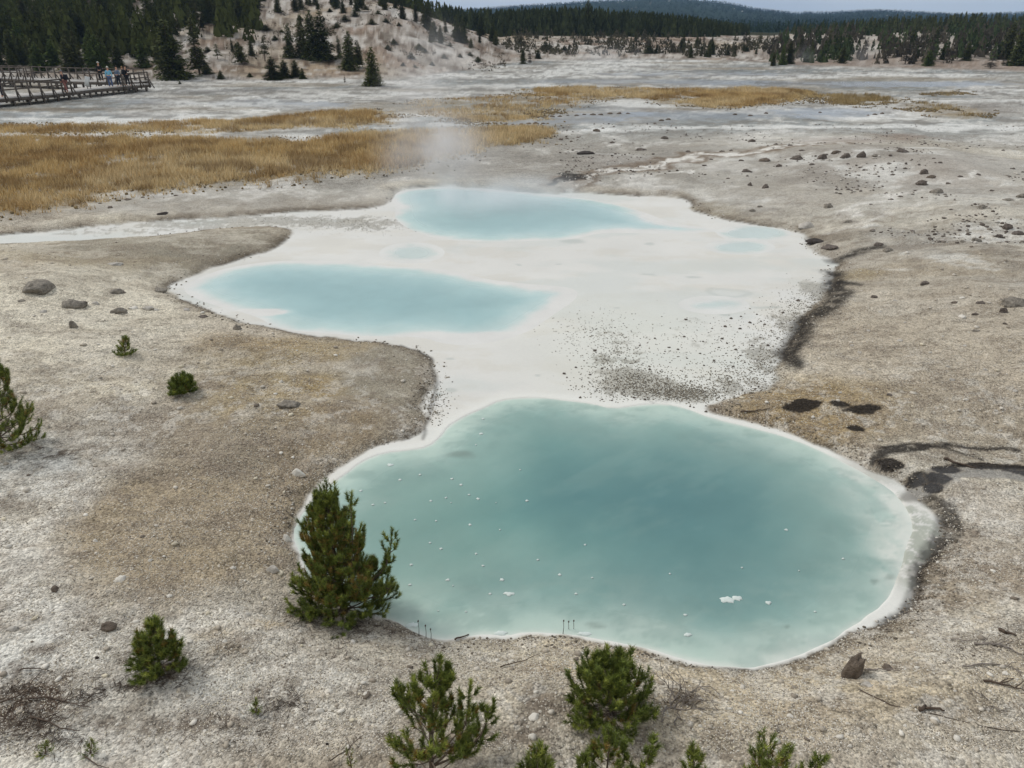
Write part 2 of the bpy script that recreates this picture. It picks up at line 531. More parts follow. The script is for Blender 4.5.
def water_material():
    m, nt, b = new_mat("pool_water")
    L = nt.links
    geo = N(nt, "ShaderNodeNewGeometry")
    c = N(nt, "ShaderNodeAttribute", attribute_name="col")
    n = N(nt, "ShaderNodeTexNoise", in_Scale=1.1, in_Detail=5.0, in_Roughness=0.6); L.new(geo.outputs["Position"], n.inputs["Vector"])
    f = maprange(nt, n.outputs["Fac"], 0.3, 0.7, 0.95, 1.05)
    cc = N(nt, "ShaderNodeCombineColor")
    for i in range(3): L.new(f, cc.inputs[i])
    L.new(mixc(nt, 1.0, c.outputs["Color"], cc.outputs[0], 'MULTIPLY'), b.inputs["Base Color"])
    b.inputs["IOR"].default_value = 1.33
    a = N(nt, "ShaderNodeAttribute", attribute_name="deep")
    L.new(maprange(nt, a.outputs["Fac"], 0, 1, 0.65, 0.10), b.inputs["Roughness"])
    w = N(nt, "ShaderNodeTexNoise", in_Scale=14.0, in_Detail=3.0); L.new(geo.outputs["Position"], w.inputs["Vector"])
    bp = N(nt, "ShaderNodeBump", in_Strength=0.10, in_Distance=0.01)
    L.new(w.outputs["Fac"], bp.inputs["Height"]); L.new(bp.outputs[0], b.inputs["Normal"])
    return m


# ------------------------------------------------------------------ ground sheet
def rows():
    ys = []
    for py in np.arange(800, 56, -1.12):
        ys.append(at0(512, py)[1])
    ys = np.array(ys)
    near = -np.geomspace(1, 30, 26)[::-1] + ys[0] - 0.0
    far1 = np.geomspace(ys[-1] * 1.008, 260, 80)
    far2 = np.geomspace(268, 2600, 70)
    far3 = np.geomspace(2800, 9000, 10)
    return np.concatenate([near, ys, far1, far2, far3])


def cols():
    a = np.linspace(-0.80, 0.80, 860)
    b = 0.80 + np.cumsum(np.geomspace(0.004, 0.5, 30))
    return np.concatenate([-b[::-1], a, b])


def build_ground():
    Y = rows(); Tt = cols()
    W = np.sqrt(Y ** 2 + 6.0)
    W = np.where(Y > 12, Y * 1.02, W)
    # perspective width grows with distance; near rows are seen steeply so need a little extra
    W = (W * CP + H * SP) / 1.0
    gx = W[:, None] * Tt[None, :]
    gy = np.repeat(Y[:, None], len(Tt), 1)
    x = gx.ravel(); y = gy.ravel()
    z = terrain(x, y)
    ny, nx = gx.shape
    idx = np.arange(ny * nx).reshape(ny, nx)
    Fc = np.stack([idx[:-1, :-1], idx[:-1, 1:], idx[1:, 1:], idx[1:, :-1]], -1).reshape(-1, 4)
    col, wet, grit, peb = ground_colour(x, y, z)
    me = mesh_np("ground", np.stack([x, y, z], 1), Fc, ground_material(), True, col,
                 {"wet": wet, "gritty": grit, "peb": peb})
    o = obj("ground", me)
    tag(o, "pale gravelly hydrothermal ground with white sinter flats and low hills", "ground", kind="structure")
    return o


CHANNEL = Line([(905, 496, 0.10), (925, 489, 0.24), (950, 483, 0.2), (985, 482, 0.18), (1024, 483, 0.2), (1100, 484, 0.3)])
BLACKS = [  # px,py,rx,ry
    (799, 413, 17, 5), (862, 420, 19, 4), (840, 416, 10, 3), (853, 437, 9, 3),
    (918, 484, 14, 6), (935, 487, 12, 6), (928, 494, 8, 4), (1010, 478, 18, 4), (985, 474, 30, 3), (950, 479, 16, 3.5), (890, 470, 14, 4),
]
BLACK_LINES = [
    Line([(870, 466, 0.05), (890, 459, 0.12), (915, 456, 0.13), (950, 453, 0.06), (985, 456, 0.04), (1015, 459, 0.05)]),
    Line([(944, 456, 0.03), (975, 467, 0.04)]),
    Line([(836, 262, 0.18), (858, 259, 0.18), (880, 257, 0.12)]),
    Line([(826, 272, 0.15), (836, 284, 0.22), (862, 290, 0.08)]),
    Line([(838, 286, 0.28), (840, 298, 0.30), (826, 312, 0.22), (810, 326, 0.18), (798, 340, 0.2), (790, 355, 0.2), (795, 372, 0.2)]),
    Line([(885, 622, 0.02), (904, 612, 0.05), (918, 590, 0.06), (921, 572, 0.08), (938, 550, 0.10), (945, 533, 0.12), (938, 510, 0.11), (915, 496, 0.08)]),
    Line([(424, 438, 0.02), (440, 385, 0.03), (436, 362, 0.03), (400, 344, 0.02)]),
    Line([(556, 188, 0.2), (575, 182, 0.4), (560, 178, 0.2)]),
]
STREAM_MARKS = [  # pale trickles beyond the pools
    Line([(572, 190, 0.4), (590, 180, 0.5), (620, 173, 0.6), (660, 167, 0.5), (700, 160, 0.5), (745, 163, 0.4), (770, 158, 0.4), (830, 153, 0.5)]),
    Line([(640, 182, 0.3), (680, 176, 0.3), (690, 178, 0.2)]),
    Line([(835, 227, 0.15), (870, 219, 0.2), (900, 212, 0.25), (930, 203, 0.15), (970, 196, 0.2)]),
    Line([(830, 240, 0.1), (860, 232, 0.12), (910, 224, 0.1)]),
]


def ground_colour(x, y, z):
    n = len(x)
    col = np.zeros((n, 3))
    f1 = fbm(x, y, 3.0, 51, 5, 0.6)
    f2 = fbm(x, y, 0.8, 52, 5, 0.65)
    f3 = fbm(x, y, 10.0, 53, 4, 0.6)
    fs = fbm(x, y, 0.25, 54, 4, 0.7)
    wx = x + (fbm(x, y, 1.2, 55, 4) - 0.5) * (0.5 + 0.05 * np.abs(y))
    wy = y + (fbm(x, y, 1.2, 56, 4) - 0.5) * (0.5 + 0.05 * np.abs(y))

    def mixin(c, w):
        nonlocal col
        w = np.clip(w, 0, 1)[:, None]
        col = col * (1 - w) + np.asarray(c)[None, :] * w

    col[:] = S(181, 170, 154)
    mixin(S(206, 197, 180), ss(0.46, 0.60, f1) * 0.8)
    mixin(S(162, 149, 130), ss(0.5, 0.36, f2) * 0.45)
    mixin(S(150, 140, 128), ss(0.52, 0.36, f3) * 0.4)
    # left lower bank: whiter crust; a brown-grey sheet of gravel above it
    mixin(S(206, 199, 188), blob(wx, wy, 20, 560, 190, 150, 0.35) * (0.45 + 0.6 * ss(0.4, 0.6, f2)))
    mixin(S(210, 206, 198), blob(wx, wy, 110, 710, 270, 90, 0.35) * (0.55 + 0.45 * ss(0.4, 0.6, f2)))
    mixin(S(152, 137, 115), blob(wx, wy, 205, 520, 120, 88, 0.22) * 0.95)
    mixin(S(146, 134, 117), blob(wx, wy, 190, 455, 120, 32, 0.5) * 0.9)
    mixin(S(142, 131, 118), blob(wx, wy, 180, 425, 120, 20, 0.7) * 0.75)
    mixin(S(190, 180, 160), blob(wx, wy, 90, 395, 90, 12, 0.6) * 0.5)
    mixin(S(150, 138, 122), blob(wx, wy, 120, 375, 90, 9, 0.6) * 0.6)
    mixin(S(200, 195, 186), blob(wx, wy, 55, 480, 70, 40, 0.5) * (0.3 + 0.7 * ss(0.42, 0.55, f2)))
    mixin(S(150, 134, 106), blob(wx, wy, 300, 378, 95, 46, 0.45) * 0.9)
    mixin(S(156, 132, 92), blob(wx, wy, 255, 350, 50, 10, 0.6) * 0.55)
    mixin(S(150, 128, 90), blob(wx, wy, 330, 395, 40, 16, 0.6) * 0.5)
    mixin(S(142, 134, 120), blob(wx, wy, 388, 383, 48, 55, 0.3) * 0.95)
    mixin(S(136, 120, 98), blob(wx, wy, 330, 440, 60, 34, 0.5) * 0.8)
    mixin(S(206, 197, 180), blob(wx, wy, 60, 330, 135, 58, 0.5) * 0.85)
    mixin(S(198, 188, 170), blob(wx, wy, 40, 380, 140, 35, 0.5) * 0.55)
    mixin(S(158, 146, 128), blob(wx, wy, 150, 260, 130, 10, 0.7) * 0.5)
    # grey lobe between the white stream and the left pool, and the grey shore above the stream
    mixin(S(146, 138, 124), blob(wx, wy, 170, 252, 130, 24, 0.35) * 0.95)
    mixin(S(130, 123, 110), blob(wx, wy, 215, 265, 70, 14, 0.6) * 0.8)
    mixin(S(160, 146, 122), blob(wx, wy, 60, 270, 130, 9, 0.6) * 0.5)
    mixin(S(170, 163, 153), blob(wx, wy, 190, 208, 220, 11, 0.4) * 0.9)
    mixin(S(150, 143, 134), blob(wx, wy, 270, 209, 110, 5, 0.6) * 0.5)
    mixin(S(178, 172, 162), blob(wx, wy, 330, 195, 90, 7, 0.6) * 0.7)
    # near bank, right part more tan
    mixin(S(184, 168, 142), blob(wx, wy, 760, 700, 260, 55, 0.5) * 0.75)
    mixin(S(170, 150, 120), blob(wx, wy, 640, 650, 160, 14, 0.6) * 0.6)
    mixin(S(198, 187, 166), blob(wx, wy, 500, 655, 110, 26, 0.6) * 0.6)
    mixin(S(165, 150, 128), blob(wx, wy, 930, 640, 90, 40, 0.5) * 0.5)
    mixin(S(140, 127, 112), blob(wx, wy, 985, 560, 70, 66, 0.45) * 0.9)
    mixin(S(134, 118, 98), blob(wx, wy, 930, 610, 40, 30, 0.6) * 0.6)
    mixin(S(172, 160, 148), blob(wx, wy, 1000, 530, 40, 22, 0.6) * 0.5)
    mixin(S(192, 184, 172), blob(wx, wy, 985, 660, 60, 22, 0.7) * 0.5)
    mixin(S(155, 148, 140), blob(wx, wy, 545, 725, 35, 40, 0.7) * 0.35)
    # right bank
    mixin(S(172, 160, 143), blob(wx, wy, 920, 350, 150, 80, 0.4) * 0.85)
    mixin(S(152, 132, 100), blob(wx, wy, 815, 420, 85, 30, 0.4) * 0.95)
    mixin(S(140, 122, 92), blob(wx, wy, 868, 405, 40, 12, 0.6) * 0.5)
    mixin(S(160, 148, 130), blob(wx, wy, 960, 430, 90, 25, 0.6) * 0.5)
    mixin(S(160, 143, 118), blob(wx, wy, 950, 280, 90, 9, 0.5) * 0.75)
    mixin(S(150, 132, 104), blob(wx, wy, 990, 272, 60, 3, 0.6) * 0.6)
    mixin(S(150, 146, 140), blob(wx, wy, 950, 250, 100, 8, 0.5) * 0.8)
    mixin(S(168, 156, 134), blob(wx, wy, 930, 238, 60, 5, 0.7) * 0.4)
    mixin(S(185, 180, 172), blob(wx, wy, 960, 214, 80, 10, 0.6) * 0.7)
    mixin(S(160, 146, 138), blob(wx, wy, 880, 182, 120, 20, 0.5) * 0.75)
    mixin(S(145, 136, 128), blob(wx, wy, 800, 172, 100, 12, 0.6) * 0.7)
    mixin(S(150, 128, 116), blob(wx, wy, 840, 147, 60, 4, 0.6) * 0.7)
    mixin(S(195, 190, 184), blob(wx, wy, 1000, 182, 60, 12, 0.6) * 0.7)
    mixin(S(150, 138, 116), blob(wx, wy, 720, 213, 60, 6, 0.6) * 0.8)
    mixin(S(165, 158, 150), blob(wx, wy, 660, 180, 150, 14, 0.5) * 0.5)
    rg_ = blob(wx, wy, 880, 195, 230, 62, 0.35)
    mixin(S(158, 153, 145), rg_ * 0.55)
    mixin(S(207, 204, 198), rg_ * ss(0.52, 0.64, fbm(x * 0.6, y, 2.2, 57, 6, 0.7)) * 0.75)
    mixin(S(128, 120, 111), rg_ * ss(0.48, 0.34, fbm(x * 0.6, y, 1.7, 58, 6, 0.72)) * 0.7)
    mixin(S(190, 186, 178), blob(wx, wy, 940, 222, 100, 14, 0.5) * 0.6)
    mixin(S(186, 178, 168), blob(wx, wy, 985, 515, 60, 26, 0.6) * ss(0.42, 0.58, f2) * 0.8)
    mixin(S(188, 182, 172), blob(wx, wy, 1000, 650, 80, 30, 0.6) * ss(0.42, 0.58, fs) * 0.5)
    mixin(S(120, 112, 100), blob(wx, wy, 835, 245, 26, 7, 0.4) * 0.75)
    mixin(S(150, 134, 104), blob(wx, wy, 850, 278, 26, 5, 0.5) * 0.7)

    # middle plain: grey silt with white crust and blue-grey films of water
    plain = ss(24, 31, y) * ss(0.35, 1.5, BASIN.sd(x, y, 4.0))
    pl = np.zeros((n, 3)); pl[:] = S(170, 165, 157)
    p2 = fbm(wx * 0.7, wy, 5.0, 61, 5, 0.6); p3 = fbm(wx * 0.6, wy, 14.0, 62, 5, 0.62)
    def mp(c, w):
        nonlocal pl
        w = np.clip(w, 0, 1)[:, None]; pl = pl * (1 - w) + np.asarray(c)[None, :] * w
    mp(S(150, 143, 134), ss(0.52, 0.40, p2) * 0.7)
    mp(S(204, 201, 196), ss(0.54, 0.66, p3) * 0.8)
    mp(S(205, 202, 198), ss(0.56, 0.66, p2) * 0.6)
    far = ss(42, 52, y)
    mp(S(178, 175, 170), far * 0.6)
    p4 = fbm(x * 0.5, y, 9.0, 63, 5, 0.6)
    mp(S(134, 138, 138), far * ss(0.52, 0.40, p4) * 0.75)
    mp(S(215, 213, 209), far * ss(0.54, 0.64, p4) * 0.8)
    p5 = fbm(x, y, 2.2, 65, 5, 0.7); p6 = fbm(x, y, 0.8, 66, 4, 0.7)
    mp(S(120, 116, 110), ss(0.50, 0.34, p5) * (0.35 + 0.35 * far)); mp(S(212, 208, 202), ss(0.53, 0.68, p5) * 0.6); mp(S(140, 134, 126), ss(0.48, 0.32, p6) * 0.5)
    mp(S(150, 138, 120), ss(0.60, 0.70, fbm(x * 0.5, y, 7.0, 64, 4)) * far * 0.5)
    k = (plain * (1 - ss(88, 96, y) * 0.0))[:, None]
    reg = plain * (1 - 0.75 * blob(wx, wy, 900, 175, 200, 40, 0.4))
    col = col * (1 - reg[:, None]) + pl * reg[:, None]
    wet = np.zeros(n)
    # thin sheets of water on the plain
    for (a, b_, rx, ry, s) in [(650, 119, 110, 5, 0.9), (740, 118, 130, 4, 0.9), (600, 112, 60, 2.5, 0.6), (830, 114, 70, 3, 0.8), (560, 125, 90, 3, 0.6),
                               (860, 86, 160, 3, 0.9), (640, 84, 120, 2.5, 0.6), (300, 108, 60, 3, 0.7), (90, 118, 120, 2.5, 0.3), (700, 76, 100, 2, 0.6), (200, 104, 90, 3, 0.4)]:
        w = blob(wx, wy, a, b_, rx, ry, 0.35) * s * (0.4 + 0.6 * ss(0.40, 0.52, p2))
        mixin(S(122, 130, 140), w * 0.8); wet = np.maximum(wet, w * 0.95)
    for (a, b_, rx, ry) in [(925, 131, 140, 2.5), (740, 131, 120, 1.6), (610, 134, 40, 1.5), (880, 121, 50, 1.5), (640, 108, 30, 3), (520, 88, 60, 1.5), (100, 123, 120, 2), (350, 122, 60, 1.5), (420, 118, 30, 2)]:
        mixin(S(212, 210, 206), blob(wx, wy, a, b_, rx, ry, 0.5) * 0.85)
    for (a, b_, rx, ry, c) in [(820, 86, 90, 1.8, S(105, 105, 105)), (470, 104, 60, 1.2, S(120, 118, 112)), (590, 82, 70, 1.6, S(128, 128, 126)), (700, 73, 90, 1.4, S(120, 122, 122)),
                               (900, 142, 30, 2.5, S(130, 112, 100)), (60, 113, 80, 2, S(120, 108, 92)), (230, 93, 60, 2, S(120, 118, 116)),
                               (960, 113, 70, 5, S(140, 132, 124)), (620, 166, 60, 6, S(146, 138, 130)), (510, 172, 90, 8, S(150, 144, 136)), (510, 150, 70, 4, S(156, 150, 142))]:
        mixin(c, blob(wx, wy, a, b_, rx, ry, 0.6) * 0.6)
    # soil under the grass
    for P, hh, dd in GRASS:
        q = P.sd(x, y, 3.0) + (fbm(x, y, 2.5, 71, 4, 0.6) - 0.5) * 3.0
        mixin(S(150, 132, 100), ss(0.6, -0.8, q) * (0.35 + 0.4 * dd) * (0.35 + 0.65 * ss(0.38, 0.55, f2)))
    # white runnels
    for i, Ln in enumerate(STREAM_MARKS):
        q = Ln.sd(wx, wy)
        if i == 0:
            mixin(S(112, 96, 80), ss(0.9, 0.1, q) * 0.8)
        mixin(S(208, 203, 196), ss(0.15, -0.2, q) * (0.3 + 0.7 * ss(0.4, 0.55, f2)))

    # hillsides: pale pinkish clay, dark scrub, forest floor
    px = x / np.maximum(y, 1) * 816 + 512
    bd = np.interp(px, _px, _bd)
    hill = ss(-3, 3, y - bd)
    h1 = fbm(x, y, 9, 81, 5, 0.62); h2 = fbm(x, y, 2.6, 82, 4, 0.6); h3 = fbm(x, y, 25, 83, 3)
    hc = np.zeros((n, 3)); hc[:] = S(160, 150, 140)
    def mh(c, w):
        nonlocal hc
        w = np.clip(w, 0, 1)[:, None]; hc = hc * (1 - w) + np.asarray(c)[None, :] * w
    mh(S(190, 181, 172), ss(0.5, 0.66, h1) * 0.9)
    mh(S(150, 130, 114), ss(0.48, 0.34, h1) * 0.8)
    mh(S(168, 150, 124), ss(0.52, 0.66, h3) * 0.5)
    h4 = fbm(x, y, 0.9, 84, 4, 0.7)
    mh(S(96, 84, 70), ss(0.44, 0.34, h2) * 0.6); mh(S(100, 84, 72), ss(0.46, 0.32, h4) * 0.8); mh(S(212, 204, 196), ss(0.58, 0.72, h4) * 0.5)
    mh(S(210, 206, 200), ss(0.62, 0.74, h2) * 0.5)
    right = ss(740, 800, px)
    mh(S(150, 134, 122), right * (1 - ss(8, 26, y - bd)) * 0.6)
    mh(S(188, 180, 170), right * ss(10, 30, y - bd) * 0.5)
    forest = ss(180, 90, px) * ss(14, 30, y - bd + 20 * (h1 - 0.5))
    mh(S(70, 64, 50), forest * 0.85)
    mh(S(60, 60, 45), ss(215, 240, y))
    col = col * (1 - hill[:, None]) + hc * hill[:, None]
    col[y > 300] = S(36, 50, 40)
    wet = wet * (1 - hill)

    col = np.clip(col * np.where(y < 60, 1.13, 1.0)[:, None] * np.array([0.99, 1.0, 0.98]), 0, 0.8)
    # shore of the basin
    sd = basin_sd(x, y)
    sdr = BASIN.sd(x, y, 5.0)
    near_sc = 0.10 + 0.006 * np.clip(y, 0, 60)
    edge = ss(near_sc * 2.6, near_sc * 0.2, sd)
    e_amt = 0.25 + 0.6 * ss(0.42, 0.58, fbm(x, y, 1.4, 91, 3))
    mixin(S(112, 101, 86), edge * e_amt)
    mixin(S(70, 64, 56), ss(near_sc * 0.9, 0.0, sd) * e_amt * 0.75)
    # the dark algal mats
    wfx = wx * 0.35 + x * 0.65; wfy = wy * 0.35 + y * 0.65
    brk = ss(0.34, 0.5, fs)
    for (a, b_, rx, ry) in BLACKS:
        pass
    # white basin floor
    ws = 0.02 + 0.0035 * np.clip(y, 0, 60); white = ss(ws, -ws, sd)
    wc = np.zeros((n, 3)); wc[:] = S(214, 212, 205)
    wn = fbm(x, y, 2.2, 95, 5, 0.6)[:, None]
    wn2 = ss(0.45, 0.65, fbm(x * 0.5, y, 0.9, 96, 6, 0.7))[:, None]
    wc = wc * (0.90 + 0.16 * wn) * (1 - 0.07 * wn2 * np.array([0.6, 0.8, 1.2]))
    wn3 = ss(0.52, 0.66, fbm(x * 0.6, y, 2.6, 89, 5, 0.6))[:, None] * 0.5
    wc = wc * (1 - wn3) + S(196, 200, 194) * wn3
    gy = blob(x, y, 640, 350, 110, 50, 0.6)[:, None] * 0.5
    wc = wc * (1 - gy) + S(212, 212, 200) * gy
    # old pond rims and stains on the flat
    for (a, b_, rx, ry) in [(725, 292, 18, 4.0), (575, 242, 11, 1.6), (650, 275, 6, 1.2), (694, 277, 9, 1.3), (516, 265, 3, 0.8), (616, 308, 3, 1),
                            (560, 265, 4, 0.8), (650, 243, 5, 1), (728, 316, 7, 1.5), (770, 308, 14, 1.2), (452, 361, 4, 1.0), (457, 392, 6, 2.2), (443, 396, 3.5, 1.5),
                            (541, 376, 3, 1.2), (700, 186, 40, 1.5)]:
        w = blob(wfx, wfy, a, b_, rx, ry, 0.4)
        ring = (a, b_) == (725, 292)
        w = (w * (1 - w) * 4 if ring else w)[:, None] * (0.3 if ring else 0.45)
        wc = wc * (1 - w) + S(165, 172, 166) * w
    # grey grit drifting over the white
    def speck(a, b_, rx, ry, amt, ang=0.0):
        return blob(wfx, wfy, a, b_, rx, ry, 0.7, ang) * amt
    sp = speck(640, 386, 40, 13, 0.85) + speck(682, 398, 30, 6, 0.7) + speck(742, 390, 36, 9, 0.45) + speck(776, 365, 20, 24, 0.45) + \
        speck(600, 335, 40, 18, 0.22) + speck(720, 340, 70, 28, 0.18) + speck(797, 325, 20, 20, 0.45) + speck(824, 296, 16, 14, 0.7) + \
        speck(432, 402, 14, 18, 0.35) + speck(380, 225, 40, 6, 0.35) + speck(330, 222, 50, 6, 0.30) + speck(270, 220, 80, 5, 0.25) + speck(620, 365, 30, 16, 0.4) + speck(120, 230, 150, 7, 0.30) + speck(230, 222, 80, 6, 0.32)
    spk = ss(0.0, 0.12, sp * 0.62 - (1 - fs) * 0.62 + 0.12 + 0.10 * (fbm(x, y, 0.12, 97, 2) - 0.5) + 0.02)
    spk = np.clip(spk, 0, 1) * ss(0.02, 0.30, sp)
    wc = wc * (1 - 0.45 * spk[:, None]) + S(124, 116, 98) * 0.45 * spk[:, None]
    # foam scum along the right shore
    sc = blob(x, y, 915, 545, 46, 80, 0.5) * ss(0.40, 0.54, fbm(x + y * 0.3, y, 0.22, 98, 5, 0.75)) * 0.85
    wc = wc * (1 - sc[:, None]) + S(162, 166, 152) * sc[:, None]
    # the rim of the lower pool stays cleanest
    ps = POOL.sd(x, y, 3.0)
    rimw = (ss(0.40, 0.05, ps) * 0.8 * (1 - blob(x, y, 915, 550, 50, 90, 0.3)) * ss(-3.6, -2.2, x))[:, None]
    wc = wc * (1 - rimw) + S(222, 221, 213) * rimw
    col = col * (1 - white[:, None]) + wc * white[:, None]
    brk = ss(0.34, 0.5, fs)
    mixin(S(112, 102, 88), blob(wfx, wfy, 950, 467, 90, 14, 0.7) * 0.45)
    # dead needles and twiggy litter, two painted tree shadows on the left bank, lichen stains
    lt = ss(0.40, 0.56, fbm(x, y, 0.35, 99, 5, 0.7))
    for (a, b_, rx, ry, s) in [(158, 690, 40, 18, 0.9), (95, 706, 24, 9, 0.9), (35, 735, 34, 22, 0.9), (20, 700, 30, 9, 0.7), (130, 698, 26, 9, 0.7), (60, 678, 18, 6, 0.6),
                               (240, 745, 60, 16, 0.5), (290, 715, 34, 14, 0.7), (225, 665, 30, 8, 0.5), (330, 655, 50, 16, 0.4), (345, 622, 60, 12, 0.7), (690, 712, 34, 12, 0.5),
                               (60, 460, 40, 7, 0.7), (15, 520, 24, 7, 0.5), (610, 736, 60, 8, 0.5), (450, 765, 70, 12, 0.5), (400, 630, 18, 6, 0.8), (50, 765, 60, 10, 0.7),  # first patch: litter with the left-edge pine's shadow painted in
                               (80, 748, 40, 10, 0.6), (180, 755, 50, 8, 0.5), (535, 740, 16, 26, 0.5), (365, 712, 22, 10, 0.5), (990, 655, 50, 6, 0.35), (192, 397, 12, 3, 0.6)]:  # last patch paints the round seedling's cast shadow to its right
        mixin(S(94, 82, 71), blob(wfx, wfy, a, b_, rx * 1.2, ry * 1.2, 0.6) * s * 1.25 * (0.2 + 0.8 * lt))
    for (a, b_, rx, ry, s) in [(215, 655, 22, 6, 0.5), (272, 645, 18, 5, 0.5), (322, 718, 14, 6, 0.4), (230, 672, 20, 5, 0.4), (560, 690, 40, 10, 0.25)]:
        mixin(S(188, 160, 112), blob(wfx, wfy, a, b_, rx, ry, 0.6) * s)
    # crust patches and streaks that break the near bank
    xs_, ys_ = x * 0.55 + 0.07 * y, y * 1.2
    dry = (1 - ss(24, 32, y)) * (1 - white)
    mixin(S(134, 122, 106), ss(0.50, 0.36, fbm(xs_, ys_, 0.9, 103, 6, 0.72)) * dry * 0.36)
    mixin(S(208, 200, 184), ss(0.54, 0.68, fbm(xs_, ys_, 1.3, 104, 6, 0.72)) * dry * 0.40 * (1 - 0.85 * blob(wx, wy, 205, 510, 125, 95, 0.3)))
    mixin(S(122, 110, 96), ss(0.44, 0.32, fbm(xs_, ys_, 0.22, 105, 4, 0.7)) * dry * 0.4)
    bank = (1 - ss(11, 16, y)) * (1 - white)
    k1 = ss(0.54, 0.62, fbm(x, y, 0.35, 101, 5, 0.75)) * bank * 0.38
    mixin(S(138, 126, 112), k1)
    k2 = ss(0.54, 0.64, fbm(x, y, 0.3, 102, 5, 0.75)) * bank * 0.4 * (1 - blob(wx, wy, 205, 510, 125, 95, 0.3))
    mixin(S(216, 211, 200), k2)

    for i, Ln in enumerate(BLACK_LINES):
        q = Ln.sd(wfx, wfy)
        soft = 0.35 if i in (2, 3, 4) else 0.10
        amt = (0.8 if i == 5 else 0.6 if i == 6 else 0.92)
        mixin(S(52, 49, 46), ss(soft * 0.6, -soft * 0.3, q + (fs - 0.5) * soft) * (0.6 + 0.4 * brk) * amt)
    # wet grey channel on the right
    q = CHANNEL.sd(wfx, wfy)
    cw = ss(0.06, -0.06, q)
    mixin(S(140, 136, 128), cw * 0.9)
    for (a, b_, rx, ry) in BLACKS:
        q = blob(wfx, wfy, a, b_, rx * 1.1, ry * 1.1, 0.5); q = q + (fs - 0.5) * 1.3 * ss(0.0, 0.3, q)
        mixin(S(112, 98, 78), ss(0.05, 0.5, q) * 0.4)
        mixin(S(44, 41, 39), ss(0.40, 0.62, q) * 0.93)
    wet = np.maximum(wet, cw * 0.55)
    wet = np.maximum(wet, white * 0.3)

    grit = np.clip(0.95 * (1 - white) + 0.05, 0, 1) * (1 - ss(30, 70, y) * 0.3)
    grit = np.where((y > 60), 1.0, grit)
    grit = np.where(white > 0.5, 0.05 + 0.5 * spk, grit)
    grit = grit * (1 - 0.8 * np.clip(wet, 0, 1) * (1 - white))
    peb = (1 - white) * (1 - ss(26, 40, y)) * (0.45 + 0.8 * ss(0.45, 0.6, f2))
    lum = col.mean(1); peb = peb * ss(0.08, 0.2, lum)
    soft = blob(wx, wy, 170, 245, 150, 40, 0.4) + blob(wx, wy, 385, 380, 60, 60, 0.4) + blob(wx, wy, 880, 195, 240, 70, 0.3) + blob(wx, wy, 250, 205, 250, 14, 0.4)
    grit = grit * (1 - 0.4 * np.clip(soft, 0, 1)); peb = peb * (1 - 0.5 * np.clip(soft, 0, 1))
    return np.clip(col, 0.01, 0.9), wet, grit, np.clip(peb, 0, 1)


# ------------------------------------------------------------------ water
def water_sheet(name, P, label, res, colour, z=0.0):
    lo, hi = P.lo - 0.4, P.hi + 0.4
    nx = int((hi[0] - lo[0]) / res[0]) + 2; ny = int((hi[1] - lo[1]) / res[1]) + 2
    gx, gy = np.meshgrid(np.linspace(lo[0], hi[0], nx), np.linspace(lo[1], hi[1], ny))
    x, y = gx.ravel(), gy.ravel()
    sd = P.sd(x, y, 3.0)
    keep = sd < (0.22 if name == 'pool_water' and P is POOL else 0.40)
    idx = np.arange(nx * ny).reshape(ny, nx)
    Fc = np.stack([idx[:-1, :-1], idx[:-1, 1:], idx[1:, 1:], idx[1:, :-1]], -1).reshape(-1, 4)
    Fc = Fc[keep[Fc].all(1)]
    used = np.unique(Fc); remap = np.zeros(nx * ny, int); remap[used] = np.arange(len(used))
    c, deep = colour(x, y, sd)
    me = mesh_np(name, np.stack([x, y, np.full_like(x, z)], 1)[used], remap[Fc], WATER, True, c[used], {"deep": deep[used]})
    o = obj(name, me)
    return tag(o, label, "pool", kind="structure")


